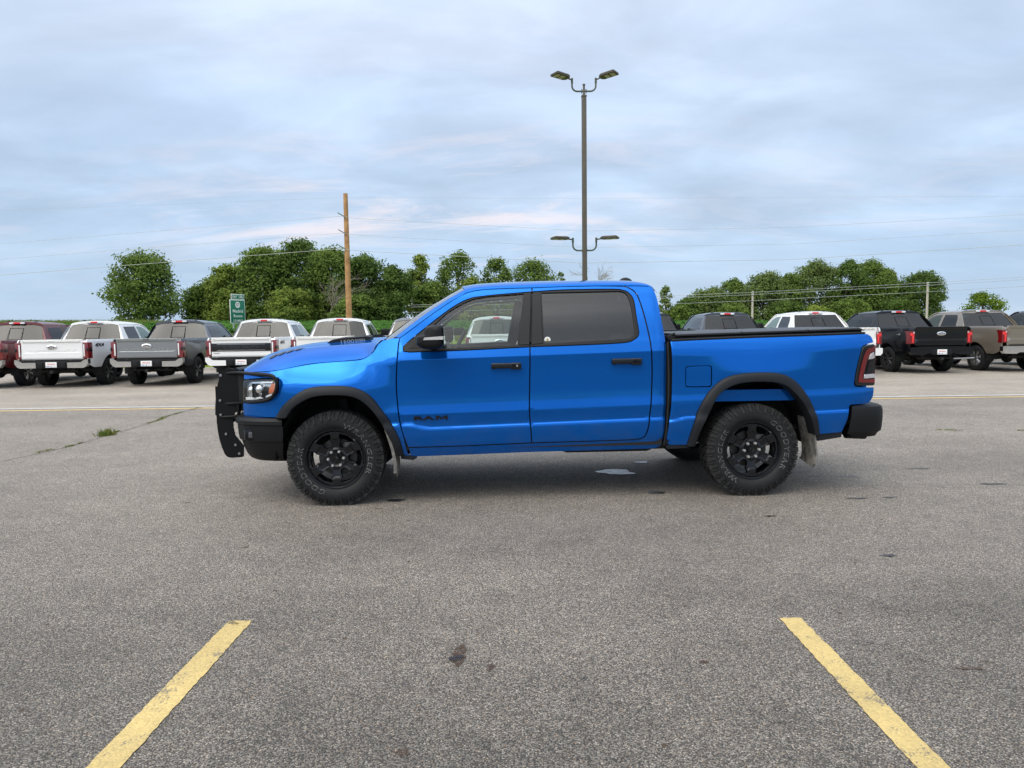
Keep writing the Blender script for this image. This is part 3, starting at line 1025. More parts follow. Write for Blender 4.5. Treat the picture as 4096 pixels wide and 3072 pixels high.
for sgn, fd, rd in ((-1, front_doors[0], rear_doors[0]), (1, front_doors[1], rear_doors[1])):
    k = 0 if sgn < 0 else 1
    tfm = panel(tf_hole, side(-.003), M['trim'], step=.05, holes=[GL_F], name='window_trim', gap=.001, hole_rim=True, thick=.03)[k]
    link('window_trim', tfm, fd)
    trm = panel(tr_hole, side(-.003), M['trim'], step=.05, holes=[GL_R], name='window_trim', gap=.001, thick=.03)[k]
    link('window_trim', trm, rd)
    link('window_glass', panel(inset(dens(GL_F, .05), -.012), side(-.016), M['glass'], step=.08, name='window_glass', gap=0, thick=.003)[k], fd)
    link('window_glass', panel(inset(dens(GL_R, .05), -.012), side(-.016), M['tint'], step=.08, name='window_glass', gap=0, thick=.003)[k], rd)
    # raised division post in front of the rear edge of the front glass, and behind it
    for pts, par in (([(1.597, 1.375), (1.690, 1.376), (1.716, 1.70), (1.722, 1.826), (1.672, 1.822)], fd), ([(1.708, 1.378), (1.806, 1.385), (1.809, 1.832), (1.737, 1.829)], rd)):
        link('pillar_cover', panel(pts, side(.003), M['trim'], step=.06, name='pillar_cover', gap=.001, cham=.004, thick=.012)[k], par)
    # mirror triangle and division bar
    link('mirror_patch', panel([(.645, 1.352), (.875, 1.372), (.868, 1.555), (.80, 1.495)], side(.002), M['plastic'], step=.05, name='mirror_patch', gap=.0, cham=.004)[k], fd)

    def hd(x0, x1, z0, z1, par, key):
        y = sgn * (Wd((x0 + x1) / 2, (z0 + z1) / 2))
        mb = MB()
        mb.rbox(((x0 + x1) / 2, y + sgn * .022, (z0 + z1) / 2 + .004), (x1 - x0, .030, (z1 - z0) * .80), .011, seg=3)
        mb.rbox((x1 - .045, y + sgn * .012, (z0 + z1) / 2), (.09, .050, (z1 - z0)), .012, seg=3)
        mb.rbox((x0 + .018, y + sgn * .006, (z0 + z1) / 2), (.036, .040, (z1 - z0) * .86), .010, seg=2)
        h = mb.build('door_handle', M['badge'], par, smooth=50)
        if key:
            c_ = MB()
            c_.lathe([(0, 0), (.009, 0), (.011, -.003 * sgn)], 14, 'y', (x1 - .036, y + sgn * .0385, (z0 + z1) / 2 + .003))
            c_.build('key_cylinder', M['steel'], par)
    hd(1.356, 1.614, 1.166, 1.226, fd, sgn < 0)
    hd(2.397, 2.657, 1.190, 1.250, rd, False)

    # mirror
    prof = crv([(.742, 1.394), (.741, 1.43), (.746, 1.458), (.775, 1.470), (.800, 1.478), (.810, 1.515), (.824, 1.543), (.88, 1.553), (.944, 1.553), (.962, 1.52), (.968, 1.46), (.967, 1.421), (.955, 1.385), (.930, 1.362), (.86, 1.355), (.787, 1.362), (.742, 1.394)], 3)[:-1]
    cx, cz = .86, 1.455
    secs = [(-1.055, .80), (-1.07, .93), (-1.12, .985), (-1.18, 1.0), (-1.24, .985), (-1.285, .93), (-1.31, .80), (-1.318, .55)]
    mb = MB()
    n = len(prof)
    vs = [(cx + (x - cx) * s, -sgn * y, cz + (z - cz) * s) for y, s in secs for x, z in prof]
    fs = [(j * n + i, j * n + (i + 1) % n, (j + 1) * n + (i + 1) % n, (j + 1) * n + i) for j in range(len(secs) - 1) for i in range(n)]
    mb.add(vs, fs + [tuple(range(n)), tuple((len(secs) - 1) * n + i for i in range(n))])
    mb.tube([(.86, sgn * .97, 1.372), (.87, sgn * 1.03, 1.385), (.87, sgn * 1.09, 1.41)], [.035, .03, .03], 8)
    mir = mb.build('mirror', M['plastic'], fd, smooth=45)
    # the signal lens sits on the outer front face, the reflecting glass on the rear face
    sm = MB()
    sm.prism([(.803, 1.432), (.812, 1.452), (.965, 1.462), (.969, 1.440), (.966, 1.434)], lambda u, v, w_: (u, sgn * w_, v), 1.296, 1.324)
    sm.build('mirror_signal', M['greylens'], fd)
    gm = MB()
    gm.add([(.972, sgn * 1.08, 1.38), (.972, sgn * 1.29, 1.385), (.968, sgn * 1.285, 1.53), (.968, sgn * 1.085, 1.535)], [(0, 1, 2, 3)])
    gm.build('mirror_glass', M['chrome'], fd, smooth=None)

# badge on the near and far front doors
for sgn, fd in ((-1, front_doors[0]), (1, front_doors[1])):
    fnl = (lambda x, y, z: Vector((.832 + x, -(Wd(.832 + x, .760 + y) + z), .760 + y + .012 * x))) if sgn < 0 else (lambda x, y, z: Vector((.832 - x, Wd(.832 - x, .760 + y) + z, .760 + y)))
    letters('RA', .176, .036, lambda x, y, z, f=fnl: f(x - .056, y, z), .007, 'badge_lettering', M['badge'], fd, bold=.05, spacing=1.1)
    em_ = [(0, 0), (0, 1), (.27, 1), (.5, .50), (.73, 1), (1, 1), (1, 0), (.79, 0), (.79, .60), (.58, .12), (.42, .12), (.21, .60), (.21, 0)]
    mb = MB()
    mb.prism(em_, lambda u, v, q, f=fnl: f(.042 + .102 * u, (v - .5) * .036, q), 0, .007)
    mb.build('badge_lettering', M['badge'], fd, smooth=None)
# round sticker low in the corner of the rear door glass
st = MB()
sy = -(Wd(1.848, 1.415) - .013)
st.lathe([(0, 0), (.0275, 0)], 28, 'y', (1.848, sy - .001, 1.415))
stk = st.build('round_sticker', M['paper'], rear_doors[0])
st = MB()
pts = []
for i in range(14):
    a = math.pi * i / 7 + math.pi / 2
    r = .016 if i % 2 == 0 else .0075
    pts.append((1.848 + r * math.cos(a), sy - .003, 1.415 + r * math.sin(a)))
st.add(pts, [tuple(range(14))])
st.build('sticker_star', M['gold'], rear_doors[0], smooth=None)

# cab side with rocker and rear corner
cab_out = [(.643, .418), (.70, .411), (1.093, .417), (1.638, .428), (2.188, .432), (2.75, .436)] + crv([(2.80, .440), (2.842, .458), (2.864, .502), (2.884, .705), (2.889, .925), (2.891, 1.2), (2.884, 1.436), (2.866, 1.6), (2.848, 1.766), (2.822, 1.850), (2.795, 1.880)], 4) + [(2.66, 1.886), (2.54, 1.887)] + crv([(x + .001, z + .001) for x, z in RDR[1:]], 4) + [(2.402, .527), (1.701, .522), (1.096, .507), (.632, .503)]
cab_sides = pair('cab_side', cab_out, BL, rows=ROWS)
# front fenders
arch_f = [(.560, .432), (.535, .56), (.475, .69), (.39, .82), (.29, .93), (.19, .985), (.08, 1.01), (-.09, 1.008), (-.195, .99), (-.29, .935), (-.395, .85), (-.470, .785)]
fen_out = [(.578, 1.449)] + crv([(x - .002, z) for x, z in DF[1:-1]] + [(.620, .464), (.643, .418)], 4) + [(.60, .425)] + crv(arch_f, 4) + [(-.50, .783), (-.82, .772), (-.832, .80), (-.832, .893)] + crv([(-.70, .905), (-.58, .925), (-.50, .952), (-.455, 1.00), (-.444, 1.06), (-.452, 1.122)], 4) + [(-.62, 1.118), (-.80, 1.100), (-.815, 1.105), (-.815, 1.150), (-.777, 1.162), (-.503, 1.181)] + crv([(-.503, 1.181), (-.177, 1.237), (.124, 1.258), (.253, 1.272), (.343, 1.328), (.387, 1.397)], 5)[1:] + [(.43, 1.43), (.51, 1.447)]
pair('front_fender', fen_out, BL, rows=[.69, .70, .71, .72, .73, 1.08, 1.12, 1.16, 1.2, 1.24])
# bed sides
arch_r = [(3.100, .470), (3.15, .68), (3.22, .82), (3.30, .93), (3.39, 1.01), (3.52, 1.055), (3.70, 1.065), (3.885, 1.045), (4.0, .975), (4.115, .84), (4.175, .71), (4.240, .545)]
bed_out = crv([(2.918, 1.392), (2.926, 1.11), (2.920, .852), (2.897, .611), (2.888, .472)], 4) + crv(arch_r, 4) + [(4.275, .545), (4.475, .557), (4.515, .68), (4.530, .79), (4.545, .803), (4.735, .806)] + crv([(4.735, .806), (4.766, .838), (4.785, .877), (4.795, .956)], 3)[1:] + [(4.62, .966)] + crv([(4.60, .968), (4.575, .982), (4.575, 1.03), (4.605, 1.18), (4.640, 1.305), (4.660, 1.326), (4.70, 1.338)], 4) + [(4.768, 1.350)] + crv([(4.772, 1.356), (4.754, 1.407), (4.712, 1.436)], 4) + [(4.454, 1.431), (4.053, 1.423), (3.658, 1.415), (3.133, 1.400)]
fuel = crv([(3.051, 1.02), (3.051, 1.14), (3.056, 1.160), (3.078, 1.167), (3.245, 1.170), (3.266, 1.163), (3.272, 1.145), (3.272, 1.02), (3.266, 1.0), (3.245, .992), (3.078, .992), (3.056, 1.0), (3.051, 1.02)], 3)[:-1]
a, _ = panel(bed_out, side(), BL, rows=ROWS, holes=[fuel], name='bed_side', rake=.024)
bs_near = link('bed_side', a, TR)
_, b_ = panel(bed_out, side(), BL, rows=ROWS, name='bed_side', rake=.024)
link('bed_side', b_, TR)
link('fuel_door', panel(fuel, side(-.0005), BL, step=.04, name='fuel_door', gap=.002)[0], bs_near)

# dark structure behind the seams
mb = MB()
for s in (-1, 1):
    mb.box((1.72, s * .955, .90), (2.26, .03, .84))
    mb.box((2.90, s * .90, .92), (.05, .10, .88))
    mb.box((3.12, s * .935, 1.08), (.40, .03, .52))
    mb.box((3.9, s * .90, 1.26), (1.62, .03, .25))
    mb.box((4.42, s * .88, .84), (.36, .03, .44))
    mb.box((.50, s * .82, 1.0), (.12, .06, .80))
    mb.box((-.10, s * .76, 1.10), (1.2, .03, .12))
    mb.box((-.60, s * .72, .96), (.22, .04, .34))
mb.box((-.15, 0, .80), (1.3, 1.0, .45))
mb.box((1.75, 0, .455), (2.3, 1.78, .05))  # this and the following low pans are added to deepen the shadow underneath
mb.box((4.0, 0, .56), (1.2, 1.2, .05))
mb.box((2.98, 0, .47), (.22, 1.80, .05))
mb.box((-.1, 0, .52), (1.3, 1.2, .05))
mb.box((.62, 0, .50), (.10, 1.7, .05))
mb.box((.52, 0, .92), (.05, 1.7, .80))
mb.box((2.80, 0, .9), (.04, 1.7, .80))
mb.build('inner_structure', M['under'], TR, smooth=None)

# flares
def flare(outer, inner, name='wheel_arch_flare'):
    o = [Vector(p) for p in crv(outer, 5)]
    i = [Vector(p) for p in crv(inner, 5)]
    n = 60

    def res(p):
        L = [0]
        for k in range(1, len(p)):
            L.append(L[-1] + (p[k] - p[k - 1]).length)
        out_ = []
        for j in range(n + 1):
            t = L[-1] * j / n
            k = max(1, min(len(L) - 1, bisect_right(L, t)))
            f = (t - L[k - 1]) / max(1e-9, L[k] - L[k - 1])
            out_.append(p[k - 1].lerp(p[k], f))
        return out_
    o, i = res(o), res(i)
    prof = [(0.0, -.012), (0.0, .010), (.06, .022), (.30, .034), (.72, .040), (.93, .040), (1.0, .032), (1.02, -.10)]
    res_ = []
    for sgn in (-1, 1):
        mb = MB()

        def fn(u, v):
            j = min(n, int(round(u * n)))
            t, h = prof[int(round(v * (len(prof) - 1)))]
            p = o[j].lerp(i[j], t)
            q = o[j].lerp(i[j], min(t, 1.0))
            return Vector((p.x, sgn * (Wd(q.x, q.y) + h), p.y))
        mb.grid(fn, n, len(prof) - 1)
        res_.append(mb.build(name, M['flare'], TR, smooth=40))
    return res_


FO = [(.592, .424), (.562, .575), (.503, .705), (.420, .835), (.324, .960), (.215, 1.026), (.090, 1.050), (-.084, 1.050), (-.208, 1.031), (-.309, .976), (-.414, .888), (-.490, .784)]
FI = [(.527, .432), (.500, .540), (.440, .668), (.357, .811), (.260, .912), (.163, .959), (.040, .972), (-.110, .967), (-.212, .936), (-.315, .874), (-.350, .83), (-.383, .784)]
RO = [(3.070, .462), (3.123, .682), (3.186, .850), (3.276, .978), (3.378, 1.060), (3.505, 1.098), (3.699, 1.111), (3.898, 1.092), (4.034, 1.012), (4.142, .873), (4.213, .728), (4.262, .548)]
RI = [(3.140, .466), (3.181, .615), (3.254, .771), (3.314, .900), (3.404, .976), (3.532, 1.020), (3.713, 1.028), (3.872, 1.008), (3.980, .941), (4.092, .809), (4.146, .704), (4.205, .548)]
flare(FO, FI)
flare(RO, RI)
# wheel wells
for xc, zc, r in ((.035, .43, .545), (3.672, .46, .570)):
    for sgn in (-1, 1):
        mb = MB()
        y1, y2 = sgn * .955, sgn * .50
        mb.grid(lambda u, v: Vector((xc + r * math.cos(-.05 + (math.pi + .1) * u), y1 + (y2 - y1) * v, zc + r * math.sin(-.05 + (math.pi + .1) * u))), 26, 2)
        mb.prism([(xc + r * math.cos(-.05 + (math.pi + .1) * k / 20), zc + r * math.sin(-.05 + (math.pi + .1) * k / 20)) for k in range(21)], lambda u, v, q: (u, q, v), y2, y2 - sgn * .01)
        mb.build('wheel_well', M['under'], TR, smooth=50)

# hood
zeP = pchip([(-.95, 1.150), (-.86, 1.156), (-.777, 1.164), (-.503, 1.183), (-.177, 1.239), (.124, 1.260), (.253, 1.274), (.343, 1.330), (.387, 1.399), (.45, 1.44)])
zhP = pchip([(-.96, 1.150), (-.90, 1.178), (-.86, 1.208), (-.80, 1.243), (-.74, 1.273), (-.646, 1.318), (-.473, 1.360), (-.312, 1.388), (-.126, 1.406), (.06, 1.420), (.25, 1.430), (.45, 1.440)])


def hood_z(x, y):
    ze = zeP(x)
    ye = Wd(x, ze) - .004
    zh = max(zhP(x), ze + .004)
    s = min(1.0, abs(y) / ye)
    u = min(1.0, (1 - s) / .46)
    g = math.sin(u * math.pi / 2) ** .85
    z = ze + (zh - ze) * g
    fade = sst(-.93, -.55, x)
    z += fade * .016 * (1 - sst(.30, .44, abs(y)))          # raised middle
    z -= fade * .010 * math.exp(-((abs(y) - .60) / .05) ** 2)   # crease beside the ridge
    return z


def hood_pt(a, v):
    s = 2 * a - 1
    xn = -.945 + .135 * abs(s) ** 3
    xr = .40 - .02 * s * s
    x = xn + (xr - xn) * v
    ye = Wd(x, zeP(x)) - .004
    return Vector((x, s * ye, hood_z(x, s * ye)))


mb = MB()
mb.grid(hood_pt, 60, 44)
mb.grid(lambda a, v: hood_pt(a, 0) + Vector((.02 * v * v, 0, -.05 * v)), 60, 3)
hood = mb.build('hood', BL, TR, smooth=60)
for s in (-1, 1):
    # louvred plaque with model lettering
    y0, y1 = s * .52, s * .33
    po = [(-.147, 1.392), (-.10, 1.428), (0.0, 1.446), (.233, 1.462), (.262, 1.455), (.262, 1.405), (.0, 1.385), (-.11, 1.368)]
    mb = MB()
    mb.prism(po, lambda u, v, q: (u, q, v - (0.0 if abs(q) > .4 else -.012)), y0, y1)
    mb.prism([(-.06, 1.398), (-.03, 1.426), (.22, 1.448), (.235, 1.415), (.0, 1.395)], lambda u, v, q: (u, q, v), y0, y0 + s * .006)
    pq = mb.build('hood_scoop', M['plastic'], hood, smooth=30)
    fl = (lambda x, y, z: Vector((.055 + x, y0 - z - .007, 1.420 + y + .075 * x))) if s < 0 else (lambda x, y, z: Vector((.055 - x, y0 + z + .007, 1.420 + y - .075 * x)))
    letters('1500', .12, .026, fl, .003, 'scoop_lettering', M['steel'], hood, bold=.01)
    fl2 = (lambda x, y, z: Vector((.172 + x, y0 - z - .007, 1.431 + y + .075 * x))) if s < 0 else (lambda x, y, z: Vector((.172 - x, y0 + z + .007, 1.431 + y - .075 * x)))
    letters('REBEL', .095, .016, fl2, .003, 'scoop_lettering', M['steel'], hood, bold=.01)
    # claw-mark vents printed on the bonnet flank
    for k in range(4):
        xa = -.60 + .072 * k
        ym = .735 - .012 * k
        mb = MB()
        pts = []
        for t_ in range(7):
            t = t_ / 6
            for h in (0, 1):
                x = xa + .085 * t
                y = s * (ym - .055 * t + (h - .5) * .060 * math.sin(math.pi * min(1, t * 1.0 + .05)))
                pts.append((x, y, hood_z(x, y) + .006))
        mb.add(pts, [(2 * i, 2 * i + 1, 2 * i + 3, 2 * i + 2) for i in range(6)])
        mb.build('hood_decal', M['badge'], hood, smooth=None)

# windscreen, pillars, roof
def ws(a, v):
    s = 2 * a - 1
    b0 = Vector((.33 + .17 * s * s, .845 * s, 1.425))
    t0 = Vector((1.10 + .06 * s * s, .655 * s, 1.917 - .042 * s * s))
    p = b0.lerp(t0, v)
    bow = math.sin(math.pi * v) * .018
    return p + Vector((-bow * .6, 0, bow))


mb = MB()
mb.grid(ws, 24, 14)
mb.build('windshield', glass('windscreen_glass', (.72, .80, .78), 1.6), TR, smooth=60)
zs_ = pchip([(x, z) for x, z in SEAM] + [(2.30, 1.889), (2.66, 1.886), (2.80, 1.875), (2.86, 1.80)])
zt_ = pchip([(1.10, 1.918), (1.16, 1.928), (1.30, 1.947), (1.6, 1.960), (2.0, 1.967), (2.4, 1.968), (2.65, 1.960), (2.76, 1.940), (2.82, 1.900), (2.86, 1.845)])
for s in (-1, 1):
    mb = MB()
    ou = crv(SEAM[:4], 8)
    n = len(ou) - 1

    def pil(u, v):
        x, z = ou[int(round(u * n))]
        A = Vector((x, s * (Wd(x, z) - .003), z + .001))
        B = ws((1 + s) / 2, u * 1.0)
        p = A.lerp(B, v)
        h = math.sin(math.pi * v) * .022
        return p + Vector((-h * .45, s * h * .55, h * .75))
    mb.grid(pil, n, 8)
    mb.build('windshield_pillar', BL, TR, smooth=80)


def roof_pt(a, v):
    x = 1.136 + (2.85 - 1.136) * v
    s = 2 * a - 1
    s = math.copysign(1 - (1 - abs(s)) ** 1.6, s)
    zs = zs_(x)
    zt = zt_(x)
    if v < .15:
        x -= (1 - v / .15) * .04 * (1 - s * s)
    ye = Wd(min(x, 2.85), zs) - .003
    g = max(0.0, 1 - abs(s) ** 2.5) ** .45
    return Vector((x, s * ye, zs + .001 + (zt - zs) * g))


mb = MB()
mb.grid(roof_pt, 56, 50)
roof = mb.build('roof', BL, TR, smooth=70)
mb = MB()
mb.grid(lambda a, v: roof_pt(.03 + .94 * a, .02 + .94 * v) - Vector((0, 0, .045)), 16, 12)
mb.build('headliner', M['liner'], TR, smooth=70)
for s in (-1, 1):   # roof seam under the shut line
    mb = MB()
    mb.tube([(x, s * (Wd(x, z) - .022), z - .004) for x, z in crv(SEAM + [(2.30, 1.889)] + RDR[1:8], 5)], .012, 6)
    mb.build('door_seal', M['under'], TR)
    mb = MB()
    mb.tube([(x, s * (Wd(x, z) - .022), z) for x, z in TRIM_R], .012, 6)
    mb.build('door_seal', M['under'], TR)
mb = MB()
fin = crv([(2.655, .0), (2.70, .026), (2.74, .034), (2.78, .030), (2.80, .004)], 5)
for k in range(len(fin) - 1):
    pass
mb.grid(lambda u, v: Vector((2.655 + .145 * u, .045 * math.cos(math.pi * v) * (1 - (2 * u - 1) ** 4) ** .5, 1.955 + (.058 * math.sin(math.pi * v) ** .8) * math.sin(math.pi * min(1, u * .85 + .05)) ** .7)), 16, 12)
mb.build('roof_antenna', M['plastic'], TR, smooth=60)
mb = MB()
mb.tube([(2.46, .10, 1.955), (2.46, .10, 1.983)], .006, 6)
mb.build('roof_stub', M['plastic'], TR)
# cab back wall and rear window
mb = MB()
mb.grid(lambda a, v: Vector((2.885 - .06 * sst(.55, 1, v), (2 * a - 1) * (Wd(2.87, .48 + 1.36 * v) - .02), .48 + 1.36 * v)), 8, 20)
mb.build('cab_back', BL, TR, smooth=60)
mb = MB()
mb.grid(lambda a, v: Vector((2.892 - .05 * sst(.2, 1, v), (2 * a - 1) * (.86 - .14 * v), 1.40 + .42 * v)), 6, 6)
mb.build('rear_window', M['tint'], TR, smooth=60)

# cabin
for s in (-1, 1):
    for xx, yy in ((1.50, .42), (2.45, .42)):
        mb = MB()
        mb.rbox((xx, s * yy, .86), (.52, .54, .16), .05)
        mb.rbox((xx + .33, s * yy, 1.16), (.16, .52, .60), .06, Matrix.Rotation(R(14), 3, 'Y'))
        mb.rbox((xx + .42, s * yy, 1.56), (.10, .28, .18), .04, Matrix.Rotation(R(10), 3, 'Y'))
        mb.build('seat', M['inter'], TR, smooth=50)
mb = MB()
mb.rbox((.72, 0, 1.22), (.46, 1.72, .34), .07)
mb.rbox((.80, -.40, 1.38), (.22, .34, .08), .03)
mb.build('dashboard', M['inter'], TR, smooth=50)
mb = MB()
tm = Matrix.Translation((1.04, -.41, 1.33)) @ Matrix.Rotation(R(-62), 4, 'Y')
mb.tube([tm @ Vector((.185 * math.cos(2 * math.pi * k / 28), .185 * math.sin(2 * math.pi * k / 28), 0)) for k in range(28)], .016, 8, closed=True)
mb.tube([tm @ Vector((-.17, 0, 0)), tm @ Vector((.17, 0, 0))], .02, 6)
mb.tube([tm @ Vector((0, -.17, 0)), tm @ Vector((0, 0, -.02)), tm @ Vector((0, 0, -.25))], .022, 6)
mb.build('steering_wheel', M['inter'], TR)
mb = MB()
mb.rbox((.93, 0, 1.80), (.03, .24, .07), .012)
mb.build('interior_mirror', M['inter'], TR)
for s in (-1, 1):
    mb = MB()
    mb.box((1.65, s * .925, 1.28), (2.1, .05, .12))
    mb.box((1.72, s * .84, 1.60), (.10, .05, .46), Matrix.Rotation(s * R(23), 3, 'X'))
    mb.build('door_lining', M['inter'], TR, smooth=None)

# ---------------- front end
mb = MB()
mb.box((-.87, 0, .98), (.06, 1.30, .34))
mb.build('grille_backing', M['under'], TR, smooth=None)
for k in range(5):
    mb = MB()
    mb.rbox((-.915 + .002 * k, 0, .86 + .065 * k), (.035, 1.20, .022), .008)
    mb.build('grille_bar', M['satin'], TR)
mb = MB()
mb.rbox((-.925, 0, 1.145), (.05, 1.24, .045), .015)
mb.build('grille_surround', M['satin'], TR)
LAMP = [(-.835, .900), (-.70, .912), (-.58, .932), (-.508, .959), (-.462, 1.005), (-.450, 1.06), (-.460, 1.113), (-.62, 1.110), (-.82, 1.094)]
for s in (0, 1):
    sg = -1 if s == 0 else 1
    hl = link('headlight', panel(LAMP, side(-.045), mat('headlight_chrome', (.55, .56, .58), rough=.25, metal=.8) if s == 0 else bpy.data.materials['headlight_chrome'], step=.05, name='headlight', gap=0, cham=.002, thick=.08)[s], TR)
    link('headlight_bezel', panel(LAMP, side(-.010), M['satin'], step=.04, name='headlight_bezel', gap=0, holes=[inset(dens(LAMP, .03), -.018 if area(LAMP) < 0 else .018)], thick=.04)[s], hl)
    link('headlight_lens', panel(inset(dens(LAMP, .04), .006), side(-.004), M['lens'], step=.06, name='headlight_lens', gap=0, thick=.002)[s], hl)
    link('amber_marker', panel([(-.548, .985), (-.50, .995), (-.478, 1.03), (-.474, 1.075), (-.515, 1.078), (-.545, 1.035)], side(-.016), M['amber'], step=.04, name='amber_marker', gap=0, thick=.02)[s], hl)
    link('running_light', panel([(-.80, .915), (-.66, .930), (-.56, .950), (-.50, .985), (-.535, .982), (-.60, .962), (-.70, .948), (-.80, .945)], side(-.018), M['whitelens'], step=.05, name='running_light', gap=0, thick=.02)[s], hl)
    link('reflector_bar', panel([(-.74, 1.085), (-.50, 1.096), (-.52, 1.076), (-.72, 1.066)], side(-.020), M['chrome'], step=.05, name='reflector_bar', gap=0, thick=.02)[s], hl)
    mb = MB()
    for xx, zz, rr in ((-.635, 1.02, .042), (-.725, 1.01, .036)):
        y = sg * (Wd(xx, zz) - .035)
        mb.sphere((xx, y, zz), rr, 14, 10, (1, .75, 1))
    mb.build('projector', M['chrome'], hl, smooth=60)
    mb = MB()
    mb.box((-.69, sg * (Wd(-.69, 1.0) - .03), 1.01), (.035, .05, .12))
    mb.box((-.585, sg * (Wd(-.585, 1.0) - .03), 1.0), (.03, .05, .10), Matrix.Rotation(R(20), 3, 'Y'))
    mb.build('lamp_housing', M['satin'], hl, smooth=None)


def bumper(name, path, sect, m, nseg=6):
    """path: half plan outline (x, y>0) from the rear end to the middle; sect: (z, out, shift) stations"""
    p = [Vector(q) for q in crv(path, nseg)]
    full = [Vector((q.x, -q.y)) for q in p] + [Vector((q.x, q.y)) for q in p[::-1][1:]]
    n = len(full)
    mb = MB()
    vs = []
    for z, o, sh in sect:
        for i, q in enumerate(full):
            a = full[max(0, i - 1)]
            b = full[min(n - 1, i + 1)]
            t = (b - a).normalized()
            nn = Vector((t.y, -t.x))
            e = 1.0 if (i == 0 or i == n - 1) else 0.0
            u = q + nn * (-o if FLIP else o)
            if i in (0, n - 1):
                u.x += sh
            elif i in (1, n - 2):
                u.x += sh * .8
            elif i in (2, 3, n - 3, n - 4):
                u.x += sh * .5
            vs.append((u.x, u.y, z))
    k = len(sect)
    fs = [(j * n + i, j * n + i + 1, (j + 1) * n + i + 1, (j + 1) * n + i) for j in range(k - 1) for i in range(n - 1)]
    fs.append(tuple(range(n)))
    fs.append(tuple((k - 1) * n + i for i in range(n))[::-1])
    mb.add(vs, fs)
    return mb.build(name, m, TR, smooth=32)


FLIP = True
M['smoke'] = mat('smoky_lens', (.09, .09, .095), rough=.15, coat=.6)
fb = bumper('front_bumper', [(-.425, .995), (-.54, .985), (-.66, .950), (-.775, .880), (-.865, .760), (-.915, .57), (-.94, .28), (-.945, 0)],
            [(.383, -.17, -.03), (.388, -.115, -.03), (.405, -.082, -.03), (.44, -.055, -.03), (.50, -.030, -.02), (.565, -.012, -.01), (.578, .004, -.01), (.62, .012, 0), (.68, .017, 0), (.715, .018, 0), (.722, .034, 0), (.752, .034, 0), (.776, .014, 0), (.782, -.06, 0)], M['plastic'])
for s in (-1, 1):
    c = Vector((-.715, s * .912, .632))
    rot = Matrix.Rotation(-s * R(30), 3, 'Z')
    mb = MB()
    mb.rbox(c, (.135, .05, .100), .018, rot)
    fo = mb.build('fog_light', M['satin'], fb, smooth=40)
    mb = MB()
    mb.rbox(c + rot @ Vector((.0, s * .022, .0)), (.075, .02, .055), .009, rot)
    mb.build('fog_lens', M['smoke'], fb, smooth=40)

# brush guard
GP = [(-1.003, 1.193), (-1.04, 1.178), (-1.063, 1.148), (-1.092, 1.05), (-1.111, .949), (-1.122, .86), (-1.125, .775), (-1.114, .77), (-1.111, .641), (-1.097, .55), (-1.079, .479), (-1.058, .42), (-1.037, .392), (-1.005, .381), (-.905, .385), (-.889, .392), (-.884, .488), (-.956, .584), (-.970, .66), (-.970, .732), (-.950, .79), (-.920, .825), (-.905, .95), (-.889, 1.105), (-.900, 1.15), (-.932, 1.178), (-.97, 1.193)]
mb = MB()
mb.tube([(-.93, -.62, 1.165), (-.93, .62, 1.165)], .030, 12)
guard = mb.build('brush_guard', M['powder'], TR)
for s in (-1, 1):
    mb = MB()
    mb.prism(GP, lambda u, v, q: (u, q, v), s * .614, s * .626)
    # folded front flange
    mb.box((-1.112, s * .60, .86), (.012, .035, .34))
    gp = mb.build('guard_upright', M['powder'], guard, smooth=None)
    mb = MB()
    for xx, zz in ((-1.06, 1.13), (-1.075, .905), (-1.075, .775), (-1.035, .60), (-.955, .50), (-.925, .42)):
        mb.lathe([(0, .010), (.010, .010), (.013, .004), (.013, 0)] if s > 0 else [(0, -.010), (.010, -.010), (.013, -.004), (.013, 0)], 10, 'y', (xx, s * .626, zz))
    mb.build('guard_bolt', M['steel'], guard)
    loop = [(-1.045, s * .60, 1.145), (-.90, s * .66, 1.152), (-.78, s * .78, 1.153), (-.66, s * .90, 1.152), (-.55, s * .995, 1.150), (-.487, s * 1.03, 1.140), (-.455, s * 1.04, 1.10), (-.455, s * 1.04, 1.05), (-.475, s * 1.035, .995), (-.52, s * 1.02, .948), (-.60, s * .965, .924), (-.72, s * .865, .908), (-.82, s * .755, .895), (-.92, s * .66, .880), (-1.06, s * .60, .868)]
    mb = MB()
    mb.tube(crv(loop, 5), .016, 10)
    mb.build('lamp_guard', M['powder'], guard, smooth=60)
    mb = MB()
    mb.tube(crv([(-.90, s * .66, .875), (-.905, s * .66, .80), (-.93, s * .65, .765), (-1.07, s * .62, .752)], 5), .014, 8)
    mb.build('guard_brace', M['powder'], guard, smooth=60)
for zz in (.72, .80, .95):
    mb = MB()
    mb.tube([(-.985 if zz < .9 else -.975, -.61, zz), (-.985 if zz < .9 else -.975, .61, zz)], .02, 8)
    mb.build('guard_crossbar', M['powder'], guard)
mb = MB()
ny, nz_ = 30, 13
for i in range(ny):
    y = -.60 + 1.2 * i / (ny - 1)
    mb.tube([(-.935, y, .76), (-.925, y, 1.15)], .0035, 4)
for j in range(nz_):
    z = .77 + .37 * j / (nz_ - 1)
    mb.tube([(-.935, -.61, z), (-.935, .61, z)], .0035, 4)
mb.build('guard_mesh', M['powder'], guard)

